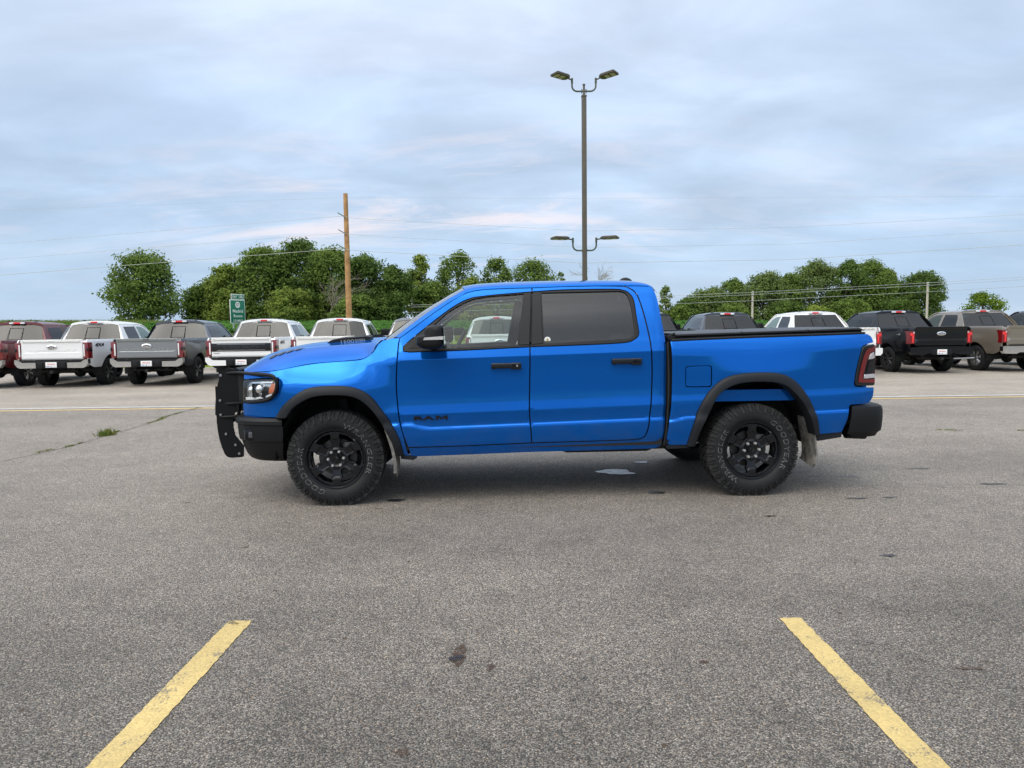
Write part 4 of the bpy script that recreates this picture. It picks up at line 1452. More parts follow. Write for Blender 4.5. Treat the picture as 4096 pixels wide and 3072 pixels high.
# ---------------- rear end
mb = MB()
mb.rbox((4.755, 0, 1.115), (.06, 1.62, .60), .015)
mb.rbox((4.775, 0, 1.385), (.06, 1.60, .06), .02)
mb.build('tailgate', BL, TR)
TL = crv([(4.602, .972), (4.583, .985), (4.582, 1.03), (4.612, 1.18), (4.644, 1.298), (4.662, 1.318), (4.70, 1.331)], 4) + [(4.770, 1.342)] + crv([(4.772, 1.335), (4.792, 1.24), (4.800, 1.15), (4.803, 1.07), (4.797, .975)], 4) + [(4.78, .968)]
for s in (0, 1):
    tl = link('tail_lamp', panel(TL, side(.004), M['badge'], step=.04, name='tail_lamp', gap=0.001, thick=.10)[s], TR)
    link('red_lens', panel(crv([(4.622, 1.0), (4.606, 1.02), (4.632, 1.16), (4.668, 1.27), (4.70, 1.305)], 4) + [(4.768, 1.318), (4.773, 1.272)] + crv([(4.735, 1.262), (4.700, 1.20), (4.672, 1.10), (4.66, 1.045)], 4) + [(4.663, 1.03), (4.797, 1.032), (4.797, .99)], side(.008), M['redlens'], step=.03, name='red_lens', gap=0, thick=.02)[s], tl)
    link('reverse_lens', panel([(4.712, 1.205), (4.738, 1.255), (4.772, 1.268), (4.787, 1.218), (4.76, 1.207)], side(.010), M['greylens'], step=.04, name='reverse_lens', gap=0, thick=.02)[s], tl)
    link('smoked_lens', panel([(4.690, 1.10), (4.712, 1.185), (4.735, 1.198), (4.789, 1.205), (4.797, 1.13), (4.796, 1.088), (4.70, 1.085)], side(.010), M['badge'], step=.04, name='smoked_lens', gap=0, thick=.02)[s], tl)
    link('turn_lens', panel([(4.668, 1.035), (4.676, 1.070), (4.798, 1.074), (4.798, 1.038)], side(.011), M['greylens'], step=.04, name='turn_lens', gap=0, thick=.02)[s], tl)
    mb = MB()
    sg = -1 if s == 0 else 1
    mb.rbox((4.775, sg * .86, 1.155), (.05, .12, .36), .015)
    mb.build('rear_lens', M['redlens'], tl)
FLIP = False
rb = bumper('rear_bumper', [(4.525, 1.0), (4.70, .992), (4.82, .955), (4.880, .875), (4.905, .70), (4.915, .35), (4.915, 0)],
            [(.505, -.10, .07), (.512, -.04, .06), (.545, -.020, .0), (.552, -.012, -.012), (.565, .004, -.010), (.60, .010, -.006), (.68, .016, .006), (.755, .014, .014), (.785, .004, .020), (.797, -.02, .03), (.800, -.10, .05)], M['plastic'])
mb = MB()
mb.tube([(4.60, -.80, .525), (4.78, -.80, .515)], .05, 10)
mb.build('exhaust_tip', M['under'], TR)
# lower rear valance between flare and bumper
for s in (-1, 1):
  for poly, ya, yb in (([(4.235, .545), (4.30, .552), (4.475, .562), (4.47, .515), (4.26, .485), (4.225, .49)], .93, .975), ([(2.888, .472), (3.09, .478), (3.085, .445), (2.90, .440)], .90, .965), ([(.56, .43), (.66, .425), (.70, .405), (.67, .385), (.56, .40)], .90, .955)):
    mb = MB()
    mb.prism(poly, lambda u, v, q: (u, q, v), s * ya, s * yb)
    mb.build('sill_trim', M['flare'], TR, smooth=None)
# bed: floor, walls, rails, cover
mb = MB()
mb.box((3.83, 0, .90), (1.80, 1.86, .10))
mb.build('bed_floor', BL, TR, smooth=None)
mb = MB()
mb.box((2.955, 0, 1.15), (.05, 1.75, .56))
mb.build('bed_bulkhead', M['under'], TR, smooth=None)
for s in (-1, 1):
    mb = MB()
    rail = crv([(2.935, 1.392), (3.133, 1.400), (3.658, 1.415), (4.053, 1.423), (4.454, 1.431), (4.69, 1.437)], 4)
    secs = []
    for x, z in rail:
        y = Wd(x, z)
        secs.append([(x, s * (y + .006), z - .004), (x, s * (y + .006), z + .009), (x, s * (y - .03), z + .013), (x, s * (y - .13), z + .013), (x, s * (y - .13), z - .03)])
    n = 5
    mb.add([p for q in secs for p in q], [(j * n + i, j * n + i + 1, (j + 1) * n + i + 1, (j + 1) * n + i) for j in range(len(secs) - 1) for i in range(n - 1)] + [tuple(range(5)), tuple((len(secs) - 1) * 5 + i for i in range(5))])
    mb.build('bed_rail', M['plastic'], TR, smooth=30)
mb = MB()
mb.prism([(2.95, 1.36), (4.69, 1.40), (4.69, 1.470), (2.95, 1.434)], lambda u, v, q: (u, q, v), -.868, .868)
mb.build('cover_frame', M['under'], TR, smooth=None)
cover = None
for k, (xa, xb) in enumerate(((2.99, 3.585), (3.592, 4.185), (4.192, 4.66))):
    mb = MB()
    za, zb_ = 1.437 + .0215 * (xa - 2.99), 1.437 + .0215 * (xb - 2.99)
    xe = xb + (.05 if k == 2 else 0)
    h = .018
    out = [(-.885, -.012), (-.900, -.004), (-.900, .010), (-.86, h), (0, h + .006), (.86, h), (.900, .010), (.900, -.004), (.885, -.012)]
    vs = [(xa, y, za + z) for y, z in out] + [(xb, y, zb_ + z) for y, z in out]
    if k == 2:
        vs += [(xe, y * .99, zb_ + z * .1 - .012) for y, z in out]
    n = len(out)
    fs = [(j * n + i, j * n + (i + 1) % n, (j + 1) * n + (i + 1) % n, (j + 1) * n + i) for j in range(len(vs) // n - 1) for i in range(n)]
    mb.add(vs, fs + [tuple(range(n)), tuple(len(vs) - n + i for i in range(n))])
    o = mb.build('tonneau_cover' if k == 0 else 'cover_panel', mat('black_vinyl_cover', (.014, .014, .016), rough=.42) if k == 0 else bpy.data.materials['black_vinyl_cover'], TR if k == 0 else cover, smooth=30)
    cover = cover or o
mb = MB()
rnd = random.Random(3)
for k in range(5):
    a = -.86 + rnd.uniform(-.02, .02)
    mb.tube(crv([(2.925 + .012 * k, a, 1.412 + .006 * k), (2.955 + .01 * k, a + .02, 1.440 + .004 * k), (3.01, a + .03, 1.448), (3.06, a, 1.440 + .002 * k)], 4), .010, 6)
mb.build('cover_clamp', M['plastic'], TR)
for s in (-1, 1):   # rubber strip in the cab-to-bed gap
    mb = MB()
    mb.tube(crv([(2.904, s * .965, 1.385), (2.908, s * .985, 1.1), (2.905, s * .985, .85), (2.893, s * .975, .62), (2.876, s * .95, .47)], 4), .011, 6)
    mb.build('gap_seal', M['under'], TR)

# mud flaps
for s in (-1, 1):
    for pts, y0, y1, thk in (([(.428, .674), (.455, .585), (.482, .49), (.500, .39), (.503, .31), (.500, .232)], 1.0, .72, .026), ([(4.190, .720), (4.205, .60), (4.228, .48), (4.240, .36), (4.228, .27), (4.215, .245)], .985, .70, .014)):
        p = crv(pts, 4)
        mb = MB()
        n = len(p)
        vs = []
        for yy, e in ((y0, 0), (y0 - .03, 0), (y1, 0)):
            for i, (x, z) in enumerate(p):
                zz = z + (.05 * ((i / (n - 1)) ** 6) if yy != y0 - .03 else 0)
                vs.append((x, s * yy, zz))
        for yy, e in ((y0, 0), (y0 - .03, 0), (y1, 0)):
            for i, (x, z) in enumerate(p):
                zz = z + (.05 * ((i / (n - 1)) ** 6) if yy != y0 - .03 else 0)
                vs.append((x + thk, s * yy, zz))
        fs = []
        for L in (0, 3):
            for j in range(2):
                for i in range(n - 1):
                    fs.append(((L + j) * n + i, (L + j) * n + i + 1, (L + j + 1) * n + i + 1, (L + j + 1) * n + i))
        for j in (0, 2):
            for i in range(n - 1):
                fs.append((j * n + i, j * n + i + 1, (j + 3) * n + i + 1, (j + 3) * n + i))
        mb.add(vs, fs)
        mb.build('mud_flap', M['dusty'], TR, smooth=40)

# chassis
mb = MB()
for s in (-1, 1):
    mb.box((1.95, s * .46, .50), (5.3, .09, .13))
mb.rbox((2.42, -.52, .45), (.84, .36, .16), .05)
for xx in (-.1, 1.0, 1.6, 2.2, 3.05, 4.4):
    mb.box((xx, 0, .49), (.10, .95, .09))
mb.tube([(3.672, -.80, .40), (3.672, .80, .40)], .05, 10)
mb.sphere((3.672, .05, .40), .17, 12, 8)
mb.tube([(0, -.78, .40), (0, .78, .40)], .045, 8)
mb.tube([(.6, .12, .46), (3.6, .08, .42)], .04, 8)
mb.box((.2, 0, .42), (.9, .8, .12))
mb.box((1.0, -.60, .405), (.40, .20, .05))
mb.tube([(1.9, .55, .44), (2.6, .55, .44), (3.0, .60, .46)], .09, 10)
mb.tube([(3.2, -.30, .46), (4.2, -.32, .48)], .07, 8)
for s in (-1, 1):
    mb.tube([(3.50, s * .62, .37), (3.60, s * .60, .80)], .035, 8)
    mb.tube([(.05, s * .62, .40), (.02, s * .60, .90)], .05, 8)
mb.build('chassis', M['under'], TR, smooth=40)

# ---------------- wheels
YF = -.985      # outer face of tyre relative to the truck centre line


def make_tyre():
    mb = MB()
    mb.mi = 0
    # profile in (radius, y), outer face at y = 0, inner at y = .275
    side_o = [(.248, .050), (.251, .034), (.257, .028), (.262, .030), (.270, .021), (.285, .008), (.315, .001), (.345, .003), (.372, .012), (.392, .024), (.401, .036)]
    inner = [(.401, .240), (.385, .255), (.33, .275), (.27, .262), (.248, .235)]
    mb.lathe(side_o + inner, 96, 'y')
    # sidewall lugs (alternating long and short) and tread blocks
    mb.mi = 1
    NL = 34

    def blk(a, da0, da1, r0, r1, y0, y1, h):
        # raised block on the shoulder between radii r0 (inner) .. r1 (outer)
        vs = []
        for rr, da, yy in ((r0, da0, y0), (r1, da1, y1)):
            for k in (-1, 1):
                an = a + k * da
                vs.append((rr * math.cos(an), yy, rr * math.sin(an)))
        for rr, da, yy in ((r0, da0 * .8, y0 - h), (r1, da1 * .85, y1 - h)):
            for k in (-1, 1):
                an = a + k * da
                vs.append((rr * math.cos(an), yy, rr * math.sin(an)))
        return vs, [(0, 1, 3, 2), (4, 6, 7, 5), (0, 4, 5, 1), (1, 5, 7, 3), (3, 7, 6, 2), (2, 6, 4, 0)]
    for k in range(NL):
        a = 2 * math.pi * k / NL
        p_ = 2 * math.pi / NL
        mb.add(*blk(a, p_ * .13, p_ * .24, .350, .404, .004, .036, .012))
        mb.add(*blk(a + p_ / 2, p_ * .10, p_ * .13, .372, .404, .012, .036, .010))
        for off, da in ((0, .31), (.5, .13)):
            an = a + off * p_
            vs = []
            for rr in (.394, .4155):
                sh = .90 if rr > .4 else 1.0
                for yy in (.022 if off == 0 else .030, .066):
                    for q in (-1, 1):
                        aa = an + q * da * p_ * sh
                        vs.append((rr * math.cos(aa), yy, rr * math.sin(aa)))
            mb.add(vs, [(0, 1, 3, 2), (4, 6, 7, 5), (0, 4, 5, 1), (1, 5, 7, 3), (3, 7, 6, 2), (2, 6, 4, 0)])
        for row, (ya, yb) in enumerate(((.074, .112), (.120, .158), (.166, .204), (.212, .248))):
            an = a + (.25 if row % 2 else -.1) * p_
            vs = []
            for rr in (.396, .417):
                for yy, sk in ((ya, -.12), (yb, .12)):
                    for q in (-1, 1):
                        aa = an + (q * .36 + sk) * p_
                        vs.append((rr * math.cos(aa), yy, rr * math.sin(aa)))
            mb.add(vs, [(0, 1, 3, 2), (4, 6, 7, 5), (0, 4, 5, 1), (1, 5, 7, 3), (3, 7, 6, 2), (2, 6, 4, 0)])
    return mb.mesh('tyre', [M['rubber'], M['tread']], smooth=30)


def make_rim():
    """six-spoke black alloy: face at y ~ .04 behind the tyre face"""
    def rp(r, a):
        return (1.05 * r * math.cos(a), 1.05 * r * math.sin(a))
    wins = []
    for k in range(6):
        a = R(60 * k)          # windows centred on 0, 60, ... ; spokes on 30, 90, ...
        sh = [(.104, -.20), (.122, -.255), (.160, -.245), (.190, -.345), (.209, -.33), (.213, 0), (.209, .33), (.190, .345), (.160, .245), (.122, .255), (.104, .20), (.096, 0)]
        wins.append([rp(r, a + d_) for r, d_ in sh])
    outer = [rp(.226, 2 * math.pi * i / 96) for i in range(96)]

    def yy(x, z):
        r = math.hypot(x, z)
        a = math.atan2(z, x)
        t = (a - R(30)) / R(60)
        t -= round(t)
        lat = abs(math.sin(t * R(60)) * r)
        ridge = 1 - sst(.022 + .03 * sst(.17, .20, r), .030 + .03 * sst(.17, .20, r), lat)
        y = .052 + .010 * (1 - ridge) * sst(.06, .09, r)
        y -= .016 * sst(.05, .20, r)
        y += .014 * ridge * (1 - sst(.160, .172, r)) * sst(.07, .10, r)
        y += .012 * (1 - sst(.05, .085, r))
        return y
    mesh, _ = panel(outer, lambda x, z: Vector((x, yy(x, z), z)), M['satin'], step=.0095, gap=0, cham=.0025, thick=.045, holes=wins, name='wheel', both=False)
    return mesh


tyre_me = make_tyre()
rim_me = make_rim()
mb = MB()
mb.lathe([(.258, .026), (.255, .021), (.248, .023), (.243, .034), (.238, .040), (.233, .10), (.226, .20), (.247, .235)], 96, 'y')
barrel_me = mb.mesh('rim_barrel', M['satin'], 40)
mb = MB()
mb.lathe([(0, .135), (.165, .135), (.165, .155), (0, .155)], 40, 'y')
mb.rbox((.10, .13, .085), (.10, .06, .10), .02)
mb.lathe([(0, .10), (.075, .10), (.085, .14)], 30, 'y')
disc_me = mb.mesh('brake_disc', M['rust'], 40)
mb = MB()
mb.lathe([(0, .030), (.020, .030), (.023, .034), (.030, .034), (.034, .040), (.035, .062)], 32, 'y')
cap_me = mb.mesh('centre_cap', M['satin'], 40)
mb = MB()    # small ram-head-like relief mark on the cap
for s in (-1, 1):
    mb.tube(crv([(s * .003, .0285, -.014), (s * .008, .0285, -.004), (s * .006, .0285, .008), (s * .014, .0285, .012), (s * .017, .0285, .002), (s * .013, .0285, -.006)], 4), .0022, 5)
mark_me = mb.mesh('cap_emblem', M['badge'], 40)
mb = MB()
mb.lathe([(0, -.010), (.008, -.010), (.0125, -.004), (.0125, .032)], 6, 'y')
nut_me = mb.mesh('lug_nut', mat('bright_nut', (.62, .61, .60), rough=.28, metal=.6), 25)


def arc_text(s, a_start, a_end, r0, r1, name='tyre_lettering'):
    """outlined letters along an arc, read clockwise with tops outward; two meshes: white outline and dark face"""
    out_ = []
    for bold, dep, m_, rr0, rr1, sh in ((.022, .0022, M['white_letter'], r0, r1, 0.0), (.004, .0032, M['rubber'], r0 + .0035, r1 - .0035, .004)):
        vs, fs = text2d(s, bold, .12, spacing=1.32 if bold > 0 else 1.32)
        da = abs(a_end - a_start)
        pts = []
        for a_, b_2, c_ in vs:
            tt = sh * 2 / .9 * .0 + a_
            ang = a_start + (a_end - a_start) * tt
            r = rr0 + (rr1 - rr0) * b_2
            ybase = .008 - .007 * sst(.285, .315, r)
            pts.append((r * math.cos(ang), ybase - .0008 - c_ * dep, r * math.sin(ang)))
        q = MB()
        q.add(pts, fs)
        out_.append(q.mesh(name, m_, None, fix=False))
    return out_


tx = {'G': arc_text('GOODYEAR', R(251), R(158), .283, .322), 'W': arc_text('WRANGLER', R(74), R(-27), .283, .322)}


def put_wheel(x, sgn, spin):
    """sgn -1: near side.  Far-side wheels face the other way."""
    w_ = link('wheel', rim_me, TR, (x, sgn * .985, .410), 0 if sgn < 0 else math.pi)
    w_.rotation_euler = (0, R(spin), 0) if sgn < 0 else (0, R(spin), math.pi)
    for nm, me in (('tyre', tyre_me), ('rim_barrel', barrel_me), ('brake_disc', disc_me), ('centre_cap', cap_me), ('cap_emblem', mark_me)):
        link(nm, me, w_)
    for k in range(6):
        o = link('lug_nut', nut_me, w_)
        a = R(60 * k + 3)
        o.location = (.067 * math.cos(a), .038, .067 * math.sin(a))
    return w_


def put_text(w_, rot):
    for k in 'GW':
        for me in tx[k]:
            o = link('tyre_lettering', me, w_)
            o.rotation_euler = (0, R(-rot), 0)


for x, sgn, spin, rot in ((0, -1, -1, 0), (3.672, -1, 0, 168), (0, 1, 20, 60), (3.672, 1, 40, 200)):
    put_text(put_wheel(x, sgn, spin), rot)
# ------------------------------------------------------------------ the row of pickups behind
# local frame: x = 0 at the rear bumper, forwards is -x, left side is -y


def make_tyre2(r, wdt):
    mb = MB()
    mb.lathe([(r * .60, .03), (r * .64, .012), (r * .80, 0), (r * .93, .014), (r * .985, .035), (r, .06), (r, wdt - .06), (r * .985, wdt - .03), (r * .8, wdt), (r * .6, wdt - .03)], 40, 'y')
    n = 40
    for k in range(n):
        a = 2 * math.pi * k / n
        for ya, yb, o in ((.02, .085, 0), (wdt - .085, wdt - .02, .5), (.095, .175, .5), (.185, wdt - .095, 0)):
            aa = a + o * math.pi / n * 2
            vs = []
            for rr in (r * .97, r * 1.012):
                for yy in (ya, yb):
                    for q in (-1, 1):
                        vs.append((rr * math.cos(aa + q * .045), yy, rr * math.sin(aa + q * .045)))
            mb.add(vs, [(0, 1, 3, 2), (4, 6, 7, 5), (0, 4, 5, 1), (1, 5, 7, 3), (3, 7, 6, 2), (2, 6, 4, 0)])
    return mb.mesh('tyre', M['rubber'], 30)


def make_rim2(r, nsp):
    mb = MB()
    mb.lathe([(r, .020), (r * .95, .022), (r * .93, .06), (r * .9, .16), (0, .17)], 36, 'y')
    mb.lathe([(0, .02), (r * .22, .025), (r * .26, .05), (r * .26, .16)], 18, 'y')
    for k in range(nsp):
        a = 2 * math.pi * k / nsp
        for o in (-.11, .11):
            p0 = Vector((r * .18 * math.cos(a), .045, r * .18 * math.sin(a)))
            p1 = Vector((r * .94 * math.cos(a + o), .032, r * .94 * math.sin(a + o)))
            mb.tube([p0, p1], [.022, .020], 5)
    return mb.mesh('wheel', M['steel'], 30)


T2 = make_tyre2(.405, .27)
RIM2 = make_rim2(.245, 7)
M['rimdark'] = mat('machined_dark_rim', (.10, .10, .105), rough=.3, metal=.8)
M['grime'] = mat('chassis_grime', (.008, .008, .008), rough=.8)
RP = M['white']          # paint slot that copies replace


def make_row_pickup(kind):
    sd = kind == 'heavy'
    L = 6.25 if sd else 5.85
    xr, xf = (-1.28, -5.28) if sd else (-1.22, -4.88)
    xb = -2.17 if sd else -1.82           # front of bed
    rail, zlow = (1.372, .80) if sd else (1.430, .82)
    belt = 1.345 if sd else 1.415
    seam = belt + .475
    top = 1.945 if sd else 1.985
    half = 1.0
    T = thing('pickup_truck', (0, 0, 0), 0, 'pickup', 'pickup truck', 'pickups parked in a row behind the blue one')
    pr = pchip([(.45, .92), (.58, .965), (.75, .985), (1.0, .998), (1.2, .996), (belt - .08, .985), (belt, .962), (belt + .06, .935), (belt + .30, .835), (seam, .745), (seam + .1, .69)])
    prb = pchip([(.45, .92), (.58, .965), (.75, .985), (1.0, 1.0), (1.2, .998), (rail - .08, .988), (rail, .965)])

    def Wf(x, z):
        b_ = .035 * (math.exp(-((x - xr) / .50) ** 2) + math.exp(-((x - xf) / .5) ** 2)) * (1 - sst(.95, 1.22, z))
        w_ = (prb(z) if x > xb - .02 else pr(z)) + b_ * half
        if x > -.45:
            w_ -= .25 * (x + .45) ** 2
        if x < xf - .45:
            w_ -= .9 * (xf - .45 - x) ** 2
        return w_

    def sd_(off=0.0):
        return lambda x, z: Vector((x, -(Wf(x, z) + off), z))

    def two(name, out_, m, off=0.0, step=.09, parent=(T, T), **kw):
        a, b_ = panel(out_, sd_(off), m, step=step, name=name, gap=.004, cham=.006, thick=.03, **kw)
        return link(name, a, parent[0]), link(name, b_, parent[1])

    def arch(xc, r, z0=.56, n=12):
        a0 = math.asin((z0 - .42) / r)
        return [(xc + r * math.cos(a0 + (math.pi - 2 * a0) * k / n), .42 + r * math.sin(a0 + (math.pi - 2 * a0) * k / n)) for k in range(n + 1)]
    # bed sides (+x is rearwards, so the outline runs from the tail to the cab)
    ar = arch(xr, .50)
    bo = [(-.10, zlow), (-.09, rail - .06), (-.13, rail), (xb, rail), (xb, .56)] + ar[::-1] + [(-.42, .56), (-.30, .60), (-.14, .68)]
    two('bed_side', bo, RP)
    # cab: corner + doors
    xd1, xd2 = xb - .33, xb - 1.22          # rear door rear / B seam
    xd3 = xb - 2.32                         # front door front edge
    sk = .10 if sd else .20                 # rake of the rear pillar
    corner = [(xb - .04, .56), (xb - .04, belt), (xb - .10, belt + .15), (xb - .04 - sk * 1.6, seam - .06), (xb - .12 - sk * 1.8, seam)]
    if sd:
        corner += [(xd1 - .02, seam), (xd1, belt + .30), (xd1, .62), (xd3, .60), (xd3, .54)]
    else:
        corner += [(xd1 - .20, seam), (xd1 - .06, belt + .30), (xd1, belt), (xd1, .62), (xd3, .60), (xd3, .54)]
    two('cab_side', corner, RP)
    xt = xd1 - (.03 if sd else .20)
    rd = [(xd1, .62), (xd1, belt), (xd1 - (.0 if sd else .06), belt + .30), (xt, seam), (xd2, seam), (xd2, .61)]
    fd = [(xd2, .61), (xd2, seam), (xd2 - .42, seam - .01), (xd2 - .62, seam - .07), (xd3 + .02, belt + .03), (xd3, belt - .05), (xd3, .60)]
    rdo = two('rear_door', rd, RP)
    fdo = two('front_door', fd, RP)
    rg = [(xd1 - (.07 if sd else .06), belt + .015), (xd1 - (.07 if sd else .12), belt + .28), (xt - (.06 if sd else .02), seam - .075), (xd2 + .05, seam - .06), (xd2 + .05, belt + .01)]
    fg = [(xd2 - .07, belt + .01), (xd2 - .07, seam - .06), (xd2 - .40, seam - .07), (xd2 - .58, seam - .13), (xd3 + .12, belt + .02)]
    two('window_glass', rg, M['tint'], .008, parent=rdo)
    two('window_glass', fg, M['midglass'], .008, parent=fdo)
    for s, par in ((-1, fdo[0]), (1, fdo[1])):
        for xh, ph in ((xd2 - .10 - .12 + .22, par), (xd1 - .16, rdo[0 if s < 0 else 1])):
            mb = MB()
            mb.rbox((xh - .03, s * (Wf(xh, belt - .1) + .02), belt - .14), (.18, .04, .05), .012)
            mb.build('door_handle', RP, ph)
        mb = MB()
        mb.rbox((xd3 + .20, s * 1.17, belt + .10), (.11, .22, .26 if sd else .20), .035)
        mb.tube([(xd3 + .18, s * .95, belt + .02), (xd3 + .19, s * 1.10, belt + .05)], .025, 6)
        mb.build('mirror', M['plastic'], par, smooth=50)
    # roof
    x_r, x_f = xb - .12 - sk * 1.8, xd2 - .42
    ztp = pchip([(x_f - .25, seam + .02), (x_f, top - .035), (x_f + .4, top - .008), ((x_r + x_f) / 2 + .2, top), (x_r - .05, top - .01), (x_r + .03, top - .03)])

    def rp_(a, v):
        x = x_f + (x_r - x_f) * v
        s = 2 * a - 1
        s = math.copysign(1 - (1 - abs(s)) ** 1.5, s)
        g = max(0.0, 1 - abs(s) ** 2.6) ** .5
        return Vector((x, s * (Wf(x, seam) - .004), seam + (ztp(x) - seam) * g))
    mb = MB()
    mb.grid(rp_, 24, 12)
    mb.grid(lambda a, v: rp_(a, 1) + Vector((.012 * v, 0, -.075 * v)) if v > 0 else rp_(a, 1), 24, 1)
    roof_ = mb.build('roof', RP, T, smooth=55)
    for yy in (-.42, .42):
        mb = MB()
        mb.rbox((x_r - .22, yy, top + .004), (.10, .07, .022), .008)
        mb.build('roof_light', M['trim'], T)
    # pillars and windscreen, bonnet
    def wsf(a, v):
        s = 2 * a - 1
        p0 = Vector((xd3 - .12 + .14 * s * s, .84 * s, belt - .01))
        p1 = Vector((x_f + .02, (Wf(x_f, seam) - .07) * s, seam + (ztp(x_f) - seam) * (1 - abs(s) ** 2.6) * .95))
        return p0.lerp(p1, v)
    mb = MB()
    mb.grid(wsf, 10, 6)
    mb.build('windshield', M['midglass'], T, smooth=60)
    for s in (-1, 1):
        mb = MB()
        P = crv([(x, s * (Wf(x, z) - .01), z) for x, z in ((x_f, seam - .005), (x_f - .20, seam - .07), (xd3 + .02, belt + .03))], 5)
        mb.tube(P, .035, 6)
        mb.build('windshield_pillar', RP, T)
    af = arch(xf, .50)
    fe = [(xd3, belt - .06), (xd3 - .10, belt - .02), (xf - .5, belt - .14), (-L + .18, belt - .22), (-L + .10, .80), (xf - .62, .62)] + [(xf - .47, .56)] + af[::-1][1:] + [(xd3 - .02, .54), (xd3, .60)]
    two('front_fender', fe, RP)
    mb = MB()
    mb.grid(lambda a, v: Vector((-L + .06 + (xd3 - .05 + L - .06) * v, (2 * a - 1) * .90, belt - .21 + .20 * math.sin(v * 1.57) + .03 * (1 - (2 * a - 1) ** 2))), 8, 8)
    mb.build('hood', RP, T, smooth=60)
    mb = MB()
    mb.rbox((-L + .08, 0, .92), (.14, 1.80, .46), .04)
    mb.build('grille', M['trim'], T)
    mb = MB()
    mb.rbox((-L + .03, 0, .62), (.22, 1.92, .22), .05)
    mb.build('front_bumper', M['plastic'], T)
    # rear glass with sliding pane
    zg0, zg1 = belt - .02, top - .125

    def rgx(z):
        return xb - .055 - (sk * 1.75 + .06) * ((z - belt) / (seam - belt))
    gw0, gw1 = .86, .70
    mb = MB()
    mb.grid(lambda a, v: Vector((rgx(zg0 + (zg1 - zg0) * v) + .012 - .04 * (2 * a - 1) ** 2, (2 * a - 1) * (gw0 + (gw1 - gw0) * v), zg0 + (zg1 - zg0) * v)), 12, 8)
    g_ = mb.build('rear_window', M['rearglass'], T, smooth=60)
    mb = MB()
    for s in (-1, 1):
        mb.tube([(rgx(zg0) + .014, s * .21, zg0 + .05), (rgx(zg1 - .1) + .014, s * .20, zg1 - .10)], .008, 4)
    for z in (zg1 - .10, zg0 + .06):
        mb.tube([(rgx(z) + .014, -.21, z), (rgx(z) + .014, .21, z)], .008, 4)
    mb.build('sliding_pane_frame', M['trim'], g_)
    # rear cab panel round the glass
    hole = [(-gw0, zg0), (gw0, zg0), (gw1, zg1), (-gw1, zg1)]
    oy = [(-.955, .60), (.955, .60), (.955, belt), (Wf(xb - .3, seam - .02) - .01, seam - .02), (.60, top - .055), (-.60, top - .055), (-Wf(xb - .3, seam - .02) + .01, seam - .02), (-.955, belt)]
    link('cab_back', panel(oy, lambda y, z: Vector((rgx(max(z, belt - .1)) - .04 * (y / .86) ** 2, y, z)), RP, step=.12, holes=[hole], name='cab_back', gap=0, both=False)[0], T)
    mb = MB()
    mb.rbox((x_r + .045, 0, top - .062), (.05, .30, .050), .012)
    bl_ = mb.build('brake_light', M['brightred'], T)
    for s in (-1, 1):
        mb = MB()
        mb.rbox((x_r + .047, s * .165, top - .062), (.05, .13, .052), .012)
        mb.build('cargo_light', M['whitelens'], bl_)
    # cabin
    mb = MB()
    for yy in (-.42, .42):
        mb.rbox((xb - .55, yy, belt - .20), (.16, .56, .70), .06)
        mb.rbox((xb - .58, yy, belt + .20), (.10, .27, .17), .04)
        mb.rbox((xb - 1.45, yy, belt - .15), (.16, .56, .70), .06)
        mb.rbox((xb - 1.48, yy, belt + .24), (.10, .27, .17), .04)
    mb.rbox((xd3 + .25, 0, belt - .18), (.5, 1.7, .30), .06)
    mb.box((xb - 1.2, 0, belt - .30), (2.0, 1.75, .05))
    mb.build('cabin', M['inter'], T)
    # tailgate
    zt_1 = rail + .004

    def tg(y, z):
        x = -.075
        x += .030 * sst(zt_1 - .10, zt_1 - .06, z)
        x += .014 * (1 - sst(zlow + .20, zlow + .215, z)) * sst(zlow, zlow + .02, z)
        if not sd:
            x += .012 * (sst(zt_1 - .22, zt_1 - .19, z)) * (1 - sst(zt_1 - .10, zt_1 - .07, z))
        return Vector((x, y, z))
    lw = .145 if sd else .165
    yo = .985 - lw
    tgo = [(-yo, zlow), (yo, zlow), (yo, zt_1 - .005), (yo - .02, zt_1), (-yo + .02, zt_1), (-yo, zt_1 - .005)]
    rows = [zt_1 - .10, zt_1 - .09, zt_1 - .07, zt_1 - .06, zlow + .20, zlow + .2075, zlow + .215]
    tgp = link('tailgate', panel(tgo, tg, RP, step=.12, rows=rows, name='tailgate', gap=.004, cham=.006, thick=.05, both=False)[0], T)
    mb = MB()
    mb.rbox((-.050, .0, zt_1 - .035), (.03, .18, .025), .008)
    mb.build('tailgate_handle', RP, tgp)
    # emblem: bright oval with dark field
    ez = zlow + (.36 if sd else .40)
    mb = MB()
    mb.grid(lambda u, v: Vector((-.052 + .012 * math.cos(v * 1.57),   .145 * math.sin(v * 1.57) * math.cos(6.2832 * u), ez + .060 * math.sin(v * 1.57) * math.sin(6.2832 * u))), 24, 4)
    em = mb.build('oval_emblem', M['chrome'], tgp, smooth=60)
    mb = MB()
    mb.lathe([(0, 0), (1, 0)], 24, 'x')
    mb.v = [(-.0385, y * .095, ez + z * .034) for x, y, z in mb.v]
    mb.build('emblem_field', M['grey'], tgp, smooth=None)
    letters('Ford', .125, .042, lambda x, y, z: Vector((-.0375 + z, x, ez + y)), .002, 'emblem_lettering', M['whitelens'], tgp, bold=.004, shear=.3)
    # tail lamps
    zl0, zl1 = (zlow + .03, zlow + .49) if sd else (zlow + .10, zlow + .48)
